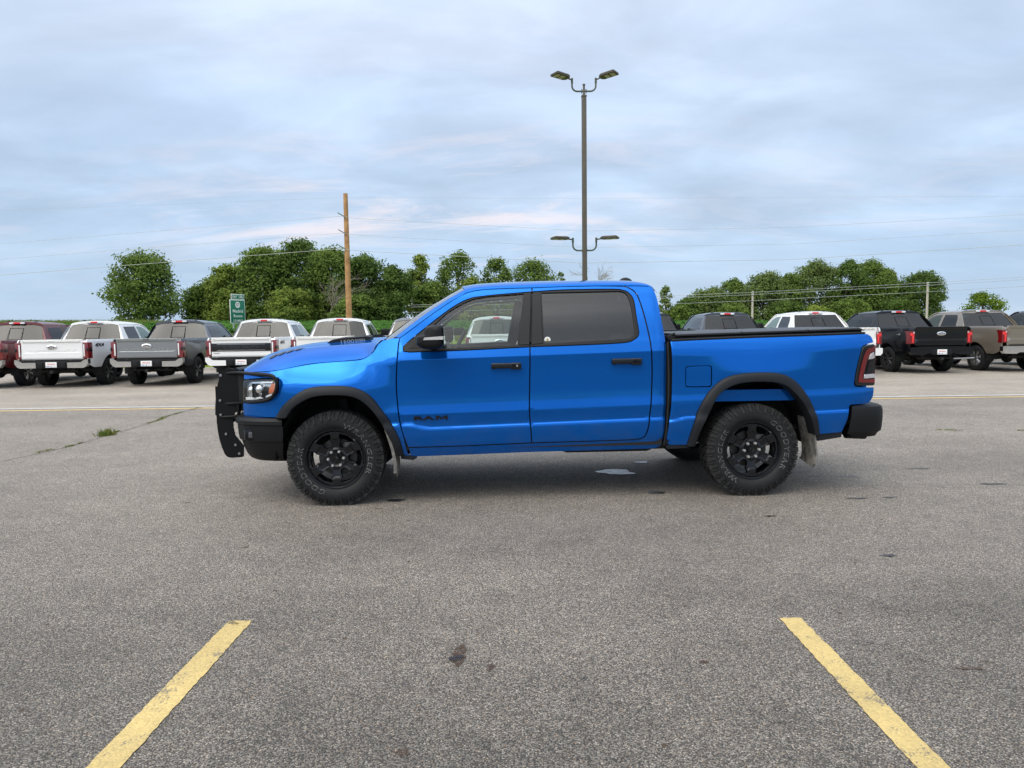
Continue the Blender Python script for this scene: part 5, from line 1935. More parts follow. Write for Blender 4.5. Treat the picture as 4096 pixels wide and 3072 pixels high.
    for s in (-1, 1):
        mb = MB()
        if sd:
            mb.rbox((-.185, s * (.99 - lw / 2 + .004), (zl0 + zl1) / 2), (.25, lw, zl1 - zl0), .02)
        else:
            yo2 = .992
            mb.prism([(-.07, zl0), (-.07, zl1), (-.36, zl1), (-.36, zl1 - .13), (-.24, zl0)], lambda u, v, q: (u, q, v), s * (yo2 - lw), s * (yo2 - .004))
        tl_ = mb.build('tail_lamp', M['redlens'], T, smooth=30)
        mb = MB()
        if sd:
            mb.rbox((-.062, s * (.99 - lw + .035), (zl0 + zl1) / 2), (.02, .035, zl1 - zl0 - .12), .006)
        else:
            mb.rbox((-.068, s * (.99 - lw + .055), (zl0 + zl1) / 2 - .04), (.02, .06, .24), .006)
            mb.rbox((-.068, s * (.99 - lw / 2), zl1 - .10), (.02, .13, .09), .006)
        mb.build('lit_strip' if sd else 'lamp_element', M['whitelens'] if sd else M['brightred'], tl_)
        mb = MB()
        if sd:
            mb.rbox((-.20, s * (.992), (zl0 + zl1) / 2 + .02), (.17, .02, .10), .006)
            mb.rbox((-.062, s * (.975), (zl0 + zl1) / 2 + .02), (.02, .05, .10), .006)
        else:
            mb.rbox((-.068, s * (.99 - lw + .03), zl1 - .05), (.02, .04, .06), .006)
        mb.build('dark_lens' if sd else 'reverse_lens', M['badge'] if sd else M['greylens'], tl_)
    # rear bumper: dark middle with bright ends, or one bar with a step
    mb = MB()
    if sd:
        mb.rbox((-.08, 0, .665), (.13, .88, .20), .02)
        mb.rbox((-.09, 0, .765), (.12, 1.72, .05), .01)
        for s in (-1, 1):
            mb.rbox((-.015, s * .31, .655), (.03, .14, .15), .01)
        bp_ = mb.build('rear_bumper', M['plastic'], T, smooth=25)
        for s in (-1, 1):
            mb = MB()
            mb.prism([(s * y, z) for y, z in ((.43, .575), (.43, .725), (.80, .730), (.90, .800), (1.0, .815), (1.005, .70), (.93, .60), (.86, .570))], lambda u, v, q: (q, u, v), -.14, 0.0)
            mb.build('bumper_end', M['chrome'], bp_, smooth=25)
    else:
        mb.prism([(-.99, .66), (-.93, .585), (-.55, .575), (-.46, .62), (.46, .62), (.55, .575), (.93, .585), (.99, .66), (.99, .80), (.95, .812), (-.95, .812), (-.99, .80)], lambda u, v, q: (q, u, v), -.14, 0.0)
        bp_ = mb.build('rear_bumper', M['chrome'], T, smooth=25)
        mb = MB()
        mb.rbox((-.075, 0, .655), (.16, .62, .16), .015)
        mb.rbox((-.06, 0, .815), (.12, 1.5, .02), .006)
        mb.build('bumper_step', M['plastic'], bp_)
    mb = MB()
    pz = .665 if sd else .665
    mb.rbox((.012, 0, pz), (.012, .305, .152), .005)
    mb.build('licence_plate', M['paper'], bp_)
    letters('Stivers', .21, .040, lambda x, y, z: Vector((.0195 + z, x, pz + .025 + y)), .001, 'plate_lettering', M['platered'], bp_, bold=.01, shear=.15)
    mb = MB()
    mb.box((.0195, -.09, pz - .045), (.002, .08, .014))
    mb.box((.0195, .0, pz - .045), (.002, .02, .03))
    mb.build('plate_print', M['plateblue'], bp_, smooth=None)
    # running gear
    mb = MB()
    for s in (-1, 1):
        mb.box((-L / 2, s * .45, .56), (L - .5, .09, .16))
        mb.tube([(xr - .65, s * .52, .52), (xr, s * .52, .44), (xr + .65, s * .52, .55)], .035, 6)
        mb.tube([(xr + .2, s * .40, .36), (xr + .1, s * .46, .75)], .03, 6)
    for xc in (xr, xf):
        mb.tube([(xc, -.78, .41), (xc, .78, .41)], .05, 8)
        mb.sphere((xc, .10, .41), .17, 10, 8)
    mb.tube([(-.35, -.55, .48), (-.35, .55, .48)], .045, 8)
    mb.box((-.12, 0, .46), (.30, .08, .08))
    mb.rbox((-2.9, -.4, .48), (1.1, .45, .25), .05)
    mb.tube([(-4.6, .2, .46), (xr, .1, .41)], .045, 8)
    for xc in (-.75, -1.9, -3.2, -4.4):
        mb.box((xc, 0, .56), (.1, .9, .12))
    mb.box(((xb - .1) / 2 - .05, 0, rail - .42), (-xb - .15, 1.8, .10))
    mb.build('chassis', M['grime'], T, smooth=40)
    mb = MB()
    mb.tube([(-.9, .58, .50), (-.45, .60, .50), (-.28, .66, .47), (-.20, .70, .455)], .045, 10, caps=False)
    mb.build('exhaust_pipe', M['steel'], T)
    for xc in (xr, xf):
        for s in (-1, 1):
            mb = MB()
            r = .515
            mb.grid(lambda u, v: Vector((xc + r * math.cos(math.pi * u), s * (.955 - .42 * v), .42 + r * math.sin(math.pi * u))), 18, 2)
            mb.box((xc, s * .54, .72), (1.0, .012, .45))
            mb.build('wheel_well', M['under'], T, smooth=50)
            w_ = link('wheel', RIM2, T, (xc, s * .975, .408), 0 if s < 0 else math.pi)
            w_.rotation_euler = (0, R(17 * s + xc * 40), 0 if s < 0 else math.pi)
            link('tyre', T2, w_)
            mb = MB()
            mb.box((xc + .50, s * .86, .52), (.012, .24, .36))
            mb.build('mud_flap', M['plastic'], T, smooth=None)
    return T


M['midglass'] = glass('light_tint_glass', (.42, .50, .47), 1.55)
M['rearglass'] = glass('rear_privacy_glass', (.08, .09, .095), 1.62, .01)
HEAVY = make_row_pickup('heavy')
LIGHT = make_row_pickup('light')


def clone(o, parent=None):
    c = o.copy()
    COL.objects.link(c)
    c.parent = parent
    for ch in list(o.children):
        clone(ch, c)
    return c


def walk(o):
    yield o
    for ch in o.children:
        yield from walk(ch)


def repaint(root, mp, parts=None):
    """object-level material overrides, mesh data stays shared"""
    for o in walk(root):
        nm = o.name.split('.')[0]
        for sl_ in o.material_slots:
            new = None
            if parts and nm in parts:
                new = parts[nm]
            elif sl_.material in mp:
                new = mp[sl_.material]
            if new:
                sl_.link = 'OBJECT'
                sl_.material = new


def child(root, name):
    return [o for o in walk(root) if o.name.split('.')[0] == name][0]


B2 = M['badge']
ROWT = [
    # kind, x, paint, rim, part overrides, label
    ('h', -15.294, 'maroon', 'steel', {}, 'maroon pickup with bright wheels, cut by the left picture edge'),
    ('h', -12.965, 'white', 'rimdark', {}, 'white pickup with chrome bumper and plain white tailgate, beside the maroon one'),
    ('h', -10.363, 'grey', 'rimdark', {'tailgate': 'silver'}, 'dark grey pickup with chrome bumper, between two white pickups'),  # silver tailgate colour is a painted-in bright reflection; the truck is dark grey
    ('h', -7.733, 'white', 'rimdark', {'bumper_end': 'white'}, 'white pickup with black panel across its tailgate and white bumper'),
    ('h', -5.351, 'white', 'rimdark', {}, 'white pickup whose tailgate top shows just above the nose of the blue pickup'),
    ('h', -2.883, 'silver', 'rimdark', {}, 'grey pickup mostly hidden behind the windscreen pillar of the blue pickup'),
    ('h', -.339, 'white', 'steel', {}, 'white pickup seen through the side window of the blue pickup'),
    ('l', 4.571, 'navy', 'rimdark', {}, 'dark pickup half hidden behind the rear corner of the blue cab'),
    ('l', 7.225, 'grey', 'rimdark', {}, 'dark grey pickup behind the front of the black bed cover'),
    ('l', 10.191, 'white', 'rimdark', {'rear_bumper': 'white'}, 'white pickup behind the tail of the blue one, with white bumper'),
    ('l', 13.032, 'black', 'rimdark', {'rear_bumper': 'black'}, 'black pickup with black bumper and red tail lamps, beside the stone grey one'),
    ('l', 15.947, 'stone', 'steel', {}, 'stone grey pickup with chrome bumper near the right picture edge'),
    ('l', 18.90, 'navy', 'rimdark', {}, 'dark blue pickup cut by the right picture edge'),
]
pool = {'h': [HEAVY] + [clone(HEAVY) for _ in range(sum(r_[0] == 'h' for r_ in ROWT) - 1)], 'l': [LIGHT] + [clone(LIGHT) for _ in range(sum(r_[0] == 'l' for r_ in ROWT) - 1)]}
for kd, x, pt, rim, ov, lab in ROWT:
    o = pool[kd].pop(0)
    o.location = (x, 20.75 + .058 * x, 0)
    if kd == 'h':
        o.location.y += .0
    o.rotation_euler = (0, 0, R(-90 + 3.3))
    o['label'] = lab
    parts = {k: M[v] for k, v in ov.items()}
    parts['wheel'] = M[rim]
    if pt in ('black', 'navy') and kd == 'l':
        pass
    repaint(o, {RP: M[pt]}, parts)
    if kd == 'h':
        tg_ = child(o, 'tailgate')
        zb_ = .80
        if x == -7.733:
            mb = MB()
            mb.rbox((-.058, 0, zb_ + .29), (.02, 1.66, .23), .006)
            pn = mb.build('tailgate_panel', M['badge'], tg_)
            for zz in (zb_ + .375, zb_ + .205):
                mb = MB()
                mb.rbox((-.046, 0, zz), (.012, 1.35, .012), .003)
                mb.build('tailgate_strip', M['steel'], tg_)
            letters('SUPER DUTY', 1.02, .07, lambda a, b, c: Vector((-.0485 + c, a, zb_ + .29 + b)), .006, 'tailgate_lettering', M['grey'], tg_, bold=.01)
            for nm in ('oval_emblem', 'emblem_field', 'emblem_lettering'):
                bpy.data.objects.remove(child(o, nm))
            letters('PLATINUM', .16, .02, lambda a, b, c: Vector((-.060 + c, a - .70, zb_ + .12 + b)), .004, 'trim_lettering', M['badge'], tg_, bold=.02)
        elif x in (-12.965, -10.363):
            letters('SUPER DUTY', 1.30, .07, lambda a, b, c: Vector((-.0775 + c, a, zb_ + .265 + b)), .010, 'tailgate_lettering', M['steel'] if pt == 'grey' else M[pt], tg_, bold=.0)
        if x in (-12.965, -7.733):
            side_ = [q for q in walk(o) if q.name.split('.')[0] == 'bed_side'][1]
            mcol = M['badge']
            letters('4X4', .50, .10, lambda a, b, c: Vector((-.68 - a, 1.002 + c, 1.21 + b)), .006, 'bed_lettering', mcol, side_, bold=.03, shear=.2)
    if x == 13.032:
        mb = MB()
        mb.tube([(.02, .35, .46), (.02, 1.0, .47)], .022, 8)
        mb.build('side_pipe', M['steel'], o)
        mb = MB()
        for k in range(4):
            xx = -.50 - .14 * k
            mb.add([(xx, -.999, 1.24 - .03 * k), (xx - .12, -.999, 1.23 - .03 * k), (xx - .16, -.999, 1.15 - .03 * k), (xx - .05, -.999, 1.16 - .03 * k)], [(0, 1, 2, 3)])
        mb.build('bed_decal', M['silver'], [q for q in walk(o) if q.name.split('.')[0] == 'bed_side'][0], smooth=None)
# ------------------------------------------------------------------ lamp standard
LP = thing('parking_lot_lamp', (2.48, 24.0, 0), 0, 'tall bronze lamp standard with two upper and two lower floodlights, rising behind the blue cab', 'lamp post')
mb = MB()
mb.rbox((0, 0, 4.60), (.155, .155, 9.0), .02)
mb.build('pole', M['pole'], LP)
mb = MB()
mb.rbox((0, 0, .06), (.40, .40, .05), .01)
mb.lathe([(.0, .12), (.28, .12), (.30, -.2)], 24, 'z')
mb.build('base', M['kerb'], LP)
mb = MB()
mb.rbox((0, 0, 9.11), (.175, .175, .05), .012)
mb.lathe([(.06, 9.12), (.035, 9.20), (.035, 9.45), (.045, 9.46), (.045, 9.50), (.0, 9.51)], 12, 'z')
mb.build('pole_cap', M['pole'], LP)


def lamp_arm(s, z, tilt, yawd):
    mb = MB()
    pts = [(0, 0, z), (s * .22, 0, z)] + [(s * (.22 + .17 * math.sin(a)), 0, z + .17 * (1 - math.cos(a))) for a in (R(20), R(40), R(60), R(80), R(90))] + [(s * .39, 0, z + .28)]
    mb.tube(pts, .028, 10)
    mb.lathe([(.036, z + .26), (.036, z + .42), (0, z + .42)], 10, 'z', (s * .39, 0, 0))
    mb.rbox((s * .07, 0, z), (.03, .09, .13), .01)
    ar = mb.build('lamp_arm', M['armgreen'], LP)
    m3 = Matrix.Rotation(R(-s * tilt), 3, 'Y')
    mz = Matrix.Rotation(R(yawd), 3, 'Z')
    org = Vector((s * .39, 0, z + .36))

    def P(u, v, h):
        """u outwards, v across, h up"""
        return org + mz @ (m3 @ Vector((s * u, v, h)))
    mb = MB()
    mb.tube([P(0, 0, 0), P(.20, 0, .02)], .022, 8)
    out_ = [(.16, -.10), (.24, -.19), (.72, -.20), (.74, -.18), (.74, .18), (.72, .20), (.24, .19), (.16, .10)]
    n = len(out_)
    vs = [P(u, v, .0) for u, v in out_] + [P(u, v, .055) for u, v in out_] + [P(.45 + (u - .45) * .86, v * .85, .085) for u, v in out_]
    mb.add(vs, [tuple(range(n))[::-1], tuple(range(2 * n, 3 * n))] + [(j * n + i, j * n + (i + 1) % n, (j + 1) * n + (i + 1) % n, (j + 1) * n + i) for j in range(2) for i in range(n)])
    fx = mb.build('floodlight', M['lamp'], LP, smooth=25)
    for u0 in (.34, .54):
        mb = MB()
        a, b_ = u0, u0 + .15
        mb.add([P(a, -.14, -.004), P(b_, -.14, -.004), P(b_, .14, -.004), P(a, .14, -.004), P(a, -.14, -.012), P(b_, -.14, -.012), P(b_, .14, -.012), P(a, .14, -.012)], [(4, 5, 6, 7), (0, 1, 5, 4), (1, 2, 6, 5), (2, 3, 7, 6), (3, 0, 4, 7)])
        mb.build('led_panel', M['led'], fx, smooth=None)
    mb = MB()
    mb.add([P(.26, -.17, -.002), P(.71, -.17, -.002), P(.71, .17, -.002), P(.26, .17, -.002)], [(0, 1, 2, 3)])
    mb.build('underside', M['trim'], fx, smooth=None)


lamp_arm(-1, 9.27, 4, 32)
lamp_arm(1, 9.27, 6, -32)
lamp_arm(-1, 4.10, 0, 20)
lamp_arm(1, 4.10, 0, -20)

# ------------------------------------------------------------------ utility poles and lines
UP = thing('utility_pole', (-10.45, 46, gz(-10.45, 46)), 0, 'brown wooden utility pole with grey insulators in front of the left trees', 'utility pole')
zb0 = gz(-10.45, 46)
mb = MB()
mb.tube([(0, 0, -.5), (0, 0, 3), (0, 0, 6), (0, 0, 10.24 - zb0)], [.205, .185, .165, .135], 14)
mb.build('pole', M['wood'], UP)
ZP = [8.75, 7.70, 6.72]
for z in ZP:
    mb = MB()
    c = z - zb0
    mb.tube([(0, -.15, c - .02), (-.36, -.32, c + .18)], .025, 6)
    for k in range(5):
        t = k / 4
        mb.lathe([(.0, -.02), (.062, -.015), (.062, .015), (0, .02)], 10, 'z', (-.12 - .30 * t, -.20 - .13 * t, c + .05 + .17 * t))
    mb.build('insulator', M['insul'], UP)
mb = MB()
for k in range(26):
    z = .8 + k * .33
    mb.box((.0, -.19 + .006 * z, z), (.02, .03, .012))
mb.build('pole_step', M['grime'], UP, smooth=None)


def wire(pts, r, label, m=None, sag=0.0):
    P = []
    for a, b_ in zip(pts[:-1], pts[1:]):
        a, b_ = Vector(a), Vector(b_)
        for k in range(24):
            t = k / 24
            p = a.lerp(b_, t)
            p.z -= sag * 4 * t * (1 - t)
            P.append(p)
    P.append(Vector(pts[-1]))
    mb = MB()
    mb.tube(P, r, 4)
    return tag(mb.build('power_line', m or M['wire'], smooth=60), label, 'power line', 'power lines')


names = ['topmost of the three thick power lines on the brown utility pole', 'middle of the three thick power lines on the brown utility pole', 'lowest of the three thick power lines, crossing the left trees']
for z, zl, zr, nm in zip(ZP, (7.34, 6.37, 5.37), (8.41, 7.42, 6.49), names):
    xl, xr_ = -10.8, -10.1
    # pole-to-pole spans run out past both picture edges
    wire([(-72, 46, zl - 1.05), (-32.7, 46, zl), (xl, 45.7, z + .02), (xr_ + .5, 45.8, z - .12), (4.68, 46, z - 1.04), (18, 46, z - .98), (32.8, 46, zr), (70, 46, zr + 2.6)], .013 if z < 7 else .008, nm)
wire([(-72, 46, 8.4), (-10.45, 46, 10.0), (4.6, 46, 9.75), (70, 46, 9.3)], .005, 'thin wire running from the very top of the brown utility pole')

for x, y, zt_p, lab in ((25.36, 75, 5.15, 'pale slender pole in front of the right-hand trees, behind the dark grey pickup'), (40.8, 70, 5.6, 'pale slender pole at the right end of the right-hand trees, behind the black pickup')):
    z0 = gz(x, y)
    o = thing('utility_pole', (x, y, z0), 0, lab, 'utility pole', 'pale poles by the right-hand trees')
    mb = MB()
    mb.tube([(0, 0, -.5), (0, 0, zt_p - z0)], [.13, .10], 10)
    mb.build('pole', M['greywood'], o)
    mb = MB()
    for k, dz_ in enumerate((-.08, -.32, -.95)):
        mb.tube([(-.08, -.12, zt_p - z0 + dz_), (.08, -.12, zt_p - z0 + dz_)], .05, 6)
    mb.build('insulator', M['galv'], o)
for dz_, lab in ((-.08, 'upper'), (-.32, 'second'), (-.95, 'lowest')):
    zz = 5.12 + dz_
    wire([(-12, 86, zz - .5), (6, 81, zz - .35), (25.36, 74.85, zz), (40.8, 69.85, zz + .48), (75, 62, zz + 1.9)], .015, lab + ' thin wire strung between the two pale poles by the right-hand trees')

# ------------------------------------------------------------------ road sign
sx, sy_ = -23.75, 62.0
z0 = gz(sx, sy_)
SG = thing('road_sign', (sx, sy_, z0), R(66), 'green exit sign with white lettering and round route shield, left of the brown utility pole', 'road sign')


def sgn_board(w_, h_, cz, cx=0.0):
    mb = MB()
    mb.rbox((cx, 0, cz), (w_, .04, h_), .015)
    b0 = mb.build('sign_border', M['signwhite'], SG)
    mb = MB()
    mb.rbox((cx, -.024, cz), (w_ - .12, .012, h_ - .12), .004)
    mb.build('sign_face', M['signgreen'], b0)
    return b0


hh = 4.90 - z0
b1 = sgn_board(1.72, 2.05, 1.02 + 2.30 - z0)
b0 = sgn_board(1.50, .46, 2.30 + 2.05 + .24 - z0, .06)


def sl_(s, x, z, w_, h_, par, m=None, shear=0):
    letters(s, w_, h_, lambda a, b, c: Vector((x + a, -.032 - c, z - z0 + b)), .004, 'sign_lettering', m or M['signwhite'], par, bold=.012)


sl_('EXIT', -.28, 4.59, .52, .20, b0)
sl_('146', .40, 4.59, .44, .24, b0)
mb = MB()
mb.lathe([(0, -.034), (.27, -.034)], 28, 'y', (0, 0, 3.90 - z0))
mb.build('route_shield', M['signwhite'], b1)
letters('17', .26, .26, lambda a, b, c: Vector((a, -.036 - c, 3.90 - z0 + b)), .004, 'sign_lettering', M['badge'], b1, bold=.02)
sl_('Madrid', 0, 3.36, 1.15, .27, b1)
sl_('Boone', 0, 2.95, 1.0, .25, b1)
sl_('1/2 MILE', 0, 2.53, 1.05, .22, b1)
for xx in (-.45, .45):
    mb = MB()
    mb.rbox((xx, .07, (4.3 - z0) / 2), (.10, .10, 4.3 - z0), .01)
    mb.build('sign_post', M['galv'], SG)

# ------------------------------------------------------------------ fields


def quads(C, Nn, size, g, aspect=.62):
    n = len(C)
    ref = g.normal(size=(n, 3))
    T = np.cross(Nn, ref)
    T /= np.linalg.norm(T, axis=1, keepdims=True) + 1e-9
    B = np.cross(Nn, T)
    s = size[:, None]
    V = np.empty((n, 4, 3))
    V[:, 0] = C - T * s
    V[:, 1] = C - B * s * aspect + Nn * s * .12
    V[:, 2] = C + T * s
    V[:, 3] = C + B * s * aspect + Nn * s * .12
    return V


def quad_mesh(name, V, m):
    n = len(V)
    me = bpy.data.meshes.new(name)
    me.vertices.add(4 * n)
    me.vertices.foreach_set('co', V.reshape(-1))
    me.loops.add(4 * n)
    me.loops.foreach_set('vertex_index', np.arange(4 * n, dtype=np.int32))
    me.polygons.add(n)
    me.polygons.foreach_set('loop_start', np.arange(0, 4 * n, 4, dtype=np.int32))
    me.update(calc_edges=True)
    me.materials.append(m)
    return me


GZ = np.vectorize(gz)


def field(name, x0, x1, y0, y1, n, h, size, m, seed, jit=.15, front=0):
    g = np.random.default_rng(seed)
    y = y0 + (y1 - y0) * g.uniform(0, 1, n) ** 1.6
    x = g.uniform(x0, x1, n)
    zt = GZ(x, y)
    hh_ = h * (1 - jit * g.uniform(0, 1, n) ** .7 * 2)
    C = np.stack([x, y, zt + hh_], 1)
    if front:
        xf_ = g.uniform(x0, x1, front)
        yf_ = y0 + g.normal(0, .25, front)
        Cf = np.stack([xf_, yf_, GZ(xf_, yf_) + h * g.uniform(.05, 1, front)], 1)
        C = np.concatenate([C, Cf])
    N = g.normal(size=(len(C), 3)) * .55 + np.array([0, -.35, 1.0])
    N /= np.linalg.norm(N, axis=1, keepdims=True)
    V = quads(C, N, size * g.uniform(.6, 1.3, len(C)), g)
    return tag(link(name, quad_mesh(name, V, m)), kind='stuff')


def slab(name, x0, x1, y0, y1, h, m):
    mb = MB()
    nx_, ny_ = 30, 12
    mb.grid(lambda u, v: Vector((x0 + (x1 - x0) * u, y0 + (y1 - y0) * v, gz(x0 + (x1 - x0) * u, y0 + (y1 - y0) * v) + (h if v > 0 else 0))), nx_, ny_)
    return tag(mb.build(name, m, smooth=60, fix=False), kind='structure')


slab('field_soil', -130, 130, 60.5, 112, .52, M['soy'])
field('soybean_field', -95, 95, 60, 112, 60000, .85, .22, M['soy'], 5, front=9000)
blades(16000, lambda g, n: (lambda x, y: np.stack([x, y, GZ(x, y)], 1))(g.uniform(-120, -48, n), g.uniform(94, 101, n)), 1.35, .07, 6, 'corn_rows', M['corn'], lean=.5)
blades(26000, lambda g, n: (lambda x, y: np.stack([x, y, GZ(x, y)], 1))(g.uniform(-75, 80, n), 57 + g.normal(0, 2.0, n)), .75, .05, 8, 'dry_weeds', M['weed'], lean=.6)
blades(60000, lambda g, n: (lambda x, y: np.stack([x, y, GZ(x, y)], 1))(g.uniform(-40, 42, n), 28.75 + 26 * g.uniform(0, 1, n) ** 1.7), .13, .03, 9, 'mown_grass', M['lawn'], lean=.8)

# ------------------------------------------------------------------ trees


def tree(name, x, y, w_, zt, seed, m, label, zb=None, base=.06, blobs=34, per=360, leaf_=.225, shape='round', lean=0.0, trunks=1, gap=0.0, depth=None, group='trees beyond the field', dome=1.0):
    g = np.random.default_rng(seed)
    rnd = random.Random(seed)
    zb = gz(x, y) if zb is None else zb
    H = zt - zb
    if shape == 'full':
        w_ *= 1.28
        blobs = int(blobs * 1.35)
    T = thing(name, (x, y, zb), 0, label, 'tree', group)
    dp = depth or w_ * .8
    C, N, S_ = [], [], []
    bl = []
    for k in range(blobs):
        t = (k + rnd.random()) / blobs
        hz = base + (1 - base) * t ** .85
        q = (hz - base) / (1 - base)
        if shape == 'round':
            prof = math.sin(math.pi * min(1, .16 + .80 * q)) ** .65
        elif shape == 'spread':
            prof = (.55 + .45 * math.sin(math.pi * min(1, q * 1.05))) * (1 - max(0, q - .7) * 1.6)
        elif shape == 'tall':
            prof = (1 - q) ** .45 * .95 + .10
        else:   # full to the ground
            prof = (1 - q ** 3.4) ** .55
        a = rnd.uniform(0, 2 * math.pi)
        rr = rnd.uniform(.35, 1.0) ** .6
        br = w_ * rnd.uniform(.125, .205) * (1.08 - .38 * q)
        cx_ = math.cos(a) * rr * max(0, prof * w_ / 2 - br * .75) + lean * q * w_
        cy_ = math.sin(a) * rr * max(0, prof * dp / 2 - br * .75)
        cz_ = min(hz * H, H - br * .8)
        bl.append((cx_, cy_, max(cz_, br * .6), br))
    tot = sum(b[3] ** 2 for b in bl)
    for cx_, cy_, cz_, br in bl:
        n = int(blobs * per * br * br / tot)
        v = g.normal(size=(n, 3))
        v /= np.linalg.norm(v, axis=1, keepdims=True)
        rad = br * (g.uniform(.15, 1.0, n) ** .45) * (1 + .38 * np.sin(v[:, 0] * 5 + seed) * np.sin(v[:, 1] * 4 + cz_) + .25 * np.sin(v[:, 2] * 7 + cx_))
        sc = np.array([1.0, 1.0, .80])
        p = np.array([cx_, cy_, cz_]) + v * rad[:, None] * sc
        nn = v * .75 + g.normal(size=(n, 3)) * .55 + np.array([0, 0, .35])
        nn /= np.linalg.norm(nn, axis=1, keepdims=True)
        C.append(p)
        N.append(nn)
        # stray twigs of leaves beyond the clump
        k2 = max(3, n // 14)
        v2 = g.normal(size=(k2, 3))
        v2 /= np.linalg.norm(v2, axis=1, keepdims=True)
        C.append(np.array([cx_, cy_, cz_]) + v2 * br * g.uniform(1.0, 1.28, k2)[:, None])
        N.append(v2)
    C, N = np.concatenate(C), np.concatenate(N)
    ok = C[:, 2] > .1
    C, N = C[ok], N[ok]
    V = quads(C, N, leaf_ * g.uniform(.55, 1.25, len(C)), g)
    link('crown', quad_mesh('crown', V, m), T)
    mb = MB()
    for k in range(trunks):
        ox = (k - (trunks - 1) / 2) * w_ * .22
        top_ = Vector((ox + rnd.uniform(-.3, .3), 0, H * .62))
        r0 = .022 * H + .05
        mb.tube([(ox * .6, 0, -.4), (ox * .7, rnd.uniform(-.2, .2), H * .2), (ox * .85, 0, H * .4), top_], [r0, r0 * .8, r0 * .6, r0 * .3], 7)
        for b in rnd.sample(bl, min(len(bl), 9)):
            s_ = Vector((ox * .8, 0, H * rnd.uniform(.15, .45)))
            e_ = Vector(b[:3])
            mid = s_.lerp(e_, .5) + Vector((0, 0, -.04 * H))
            mb.tube([s_, mid, e_], [r0 * .42, r0 * .28, r0 * .10], 5)
    mb.build('trunk', M['bark'], T)
    return T


def dead(x, y, zb, H, spread, seed, label, lean=0.0, cat='dead branches', name='bare_branches'):
    rnd = random.Random(seed)
    T = thing(name, (x, y, zb), 0, label, cat)
    mb = MB()

    def grow(p, d_, L, r, lv):
        pts = [p]
        q = p
        for k in range(4):
            d_ = (d_ + Vector((rnd.uniform(-.3, .3), rnd.uniform(-.3, .3), rnd.uniform(-.22, .22)))).normalized()
            q = q + d_ * L / 4
            pts.append(q)
        mb.tube(pts, [r, r * .85, r * .7, r * .55, r * .35], 5)
        if lv:
            for k in range(5):
                b = pts[rnd.randint(1, 4)]
                grow(b, (d_ + Vector((rnd.uniform(-1, 1) * spread, rnd.uniform(-.5, .5), rnd.uniform(-.6, .6)))).normalized(), L * rnd.uniform(.45, .7), r * .5, lv - 1)
    for k in range(3):
        grow(Vector((rnd.uniform(-.2, .2), 0, 0)), Vector((rnd.uniform(-.4, .4) + lean, -.1, 1)).normalized(), H * .6, .055 + .004 * H, 3)
    mb.build('branches', M['deadwood'], T)
    return T


A, B_, C_, D_ = M['leaf_a'], M['leaf_b'], M['leaf_c'], M['leaf_d']
tree('broadleaf_tree', -58.8, 115, 14.2, 14.4, 11, A, 'big round tree standing alone at the left with two trunks', base=.10, blobs=46, trunks=2, gap=.1)
tree('broadleaf_tree', -51.0, 120, 7.6, 9.8, 12, A, 'low bushy tree between the lone tree and the tall left clump', base=.02, shape='full', blobs=26)
tree('broadleaf_tree', -46.5, 118, 7.6, 12.6, 13, C_, 'yellow-green tree at the left end of the tall left clump, behind the exit sign', base=.02, shape='full', blobs=34)
tree('broadleaf_tree', -41.0, 119, 10.5, 15.6, 14, A, 'tall tree right behind the exit sign with a bumpy top', base=.02, shape='full', blobs=48)
tree('broadleaf_tree', -35.2, 121, 9.6, 17.0, 15, B_, 'tallest tree of the left clump, its crown split in two tops', base=.05, shape='full', blobs=46)
tree('broadleaf_tree', -29.5, 118, 9.2, 15.2, 16, A, 'broad tree just left of the brown utility pole, with dead branches in front', base=.02, shape='full', blobs=44)
tree('broadleaf_tree', -23.8, 117, 8.8, 13.9, 17, B_, 'dark tree directly right of the brown utility pole', base=.02, shape='full', blobs=40)
tree('broadleaf_tree', -19.2, 116, 6.8, 12.0, 18, B_, 'rounded shorter tree at the right end of the tall left clump', base=.02, shape='full', blobs=30)
tree('broadleaf_tree', -35.0, 112, 7.0, 8.2, 19, C_, 'low light green shrub at the foot of the left clump', base=.02, shape='full', blobs=22)
tree('broadleaf_tree', -24.6, 111, 6.4, 7.0, 20, A, 'low shrub at the foot of the left clump behind the fourth pickup', base=.02, shape='full', blobs=20)
tree('broadleaf_tree', -16.0, 125, 7.6, 14.6, 21, C_, 'slim light tree with a pointed top left of the windscreen', base=.04, shape='tall', blobs=44, per=170)
tree('broadleaf_tree', -13.2, 121, 6.5, 9.6, 22, A, 'bushy tree just above the windscreen base', base=.02, shape='full', blobs=24)
tree('broadleaf_tree', -9.2, 125, 9.6, 15.2, 23, A, 'loose tree with open gaps above the windscreen of the blue pickup', base=.06, shape='round', blobs=46, per=170)
tree('broadleaf_tree', -6.8, 122, 7.4, 10.3, 24, C_, 'low yellowish tree above the windscreen top', base=.02, shape='full', blobs=26, per=180)
tree('broadleaf_tree', -2.4, 127, 8.2, 14.2, 25, A, 'medium tree above the front of the blue roof', base=.05, shape='round', blobs=38, per=170)
tree('broadleaf_tree', 3.4, 126, 9.6, 13.7, 26, A, 'rounded tree with a flat top left of the lamp standard, above the blue roof', base=.05, shape='full', blobs=40, per=190)
tree('broadleaf_tree', 9.1, 130, 3.6, 11.7, 27, D_, 'sparse small tree just left of the lamp standard', base=.25, shape='round', blobs=12, per=70)
tree('broadleaf_tree', 13.6, 130, 3.0, 10.9, 28, C_, 'leafy tips beside the foot of the lamp standard above the roof', base=.2, shape='round', blobs=9, per=80)
dead(14.6, 129, 7.6, 5.6, .5, 31, 'bare grey twigs sticking up right of the lamp standard above the blue roof', lean=.35)
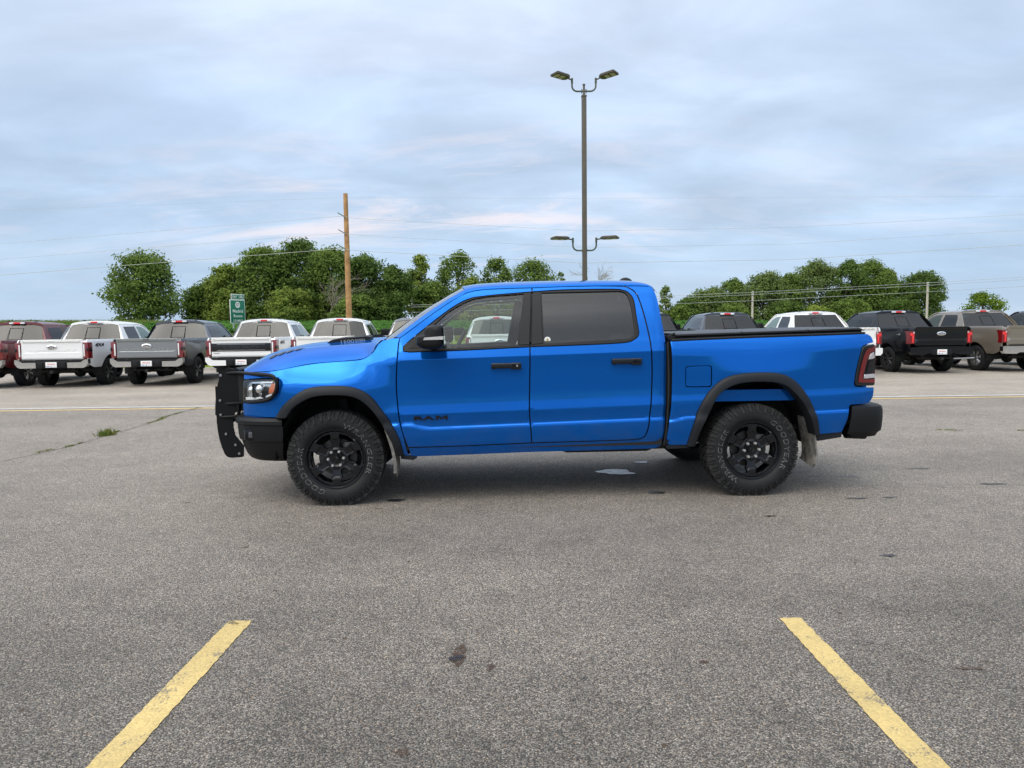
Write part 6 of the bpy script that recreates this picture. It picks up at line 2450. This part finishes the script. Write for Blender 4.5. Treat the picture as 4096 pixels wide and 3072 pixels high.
dead(-28.6, 112.3, gz(-28, 112) + 1.6, 7.6, 1.1, 33, 'tangle of bare dead branches left of the brown utility pole', lean=.1)
tree('broadleaf_tree', 28.2, 130, 4.3, 9.0, 41, D_, 'small thin tree just right of the blue cab', base=.22, shape='round', blobs=14, per=85)
tree('broadleaf_tree', 30.6, 131, 4.6, 5.4, 42, A, 'low bush right of the small thin tree by the blue cab', base=.02, shape='full', blobs=12)
rs = [(37.0, 6.8, 7.6, B_, 'low dark tree at the left end of the right-hand wood'), (41.8, 8.4, 9.6, D_, 'second tree from the left of the right-hand wood'), (47.4, 8.6, 11.6, A, 'tree behind the left pale pole in the right-hand wood'),
      (53.0, 9.2, 12.7, D_, 'tree right of the left pale pole, with a rounded top'), (58.4, 8.6, 12.4, A, 'tree in the middle of the right-hand wood, a little lower than its right neighbour'), (64.4, 10.2, 15.3, D_, 'tallest grey-green tree of the right-hand wood'),
      (70.2, 8.6, 14.9, B_, 'tree right of the tallest in the right-hand wood'), (75.8, 9.4, 15.2, A, 'high-topped tree behind the black pickup'), (80.6, 7.8, 13.4, D_, 'tree sloping down to the right behind the black pickup'), (85.6, 8.2, 12.4, B_, 'last tree at the right end of the right-hand wood, by the right pale pole')]
for k, (x, w_, zt, m, lab) in enumerate(rs):
    tree('broadleaf_tree', x, 150 + (k % 3) * 2, w_ * 1.15, zt, 50 + k, m, lab, base=.04, shape='full' if k % 2 else 'spread', blobs=40, per=340, leaf_=.235, lean=.07)
for k, (x, w_, zt, m, lab) in enumerate([(44.6, 6.5, 6.2, A, 'low shrub at the foot of the right-hand wood by the left pale pole'), (56.0, 7.0, 6.6, B_, 'low shrub under the middle of the right-hand wood'), (62.0, 6.0, 5.6, C_, 'light green shrub under the tallest right-hand tree'), (68.6, 7.0, 7.0, A, 'shrub at the foot of the right-hand wood behind the white pickup'), (78.4, 7.0, 6.8, B_, 'shrub at the foot of the right-hand wood behind the black pickup')]):
    tree('broadleaf_tree', x, 145, w_, zt, 70 + k, m, lab, base=.02, shape='full', blobs=22, per=200)
tree('broadleaf_tree', 92.4, 140, 8.6, 7.6, 80, M['leaf_lime'], 'small bright lime-green tree at the far right', base=.12, shape='spread', blobs=26, per=150)
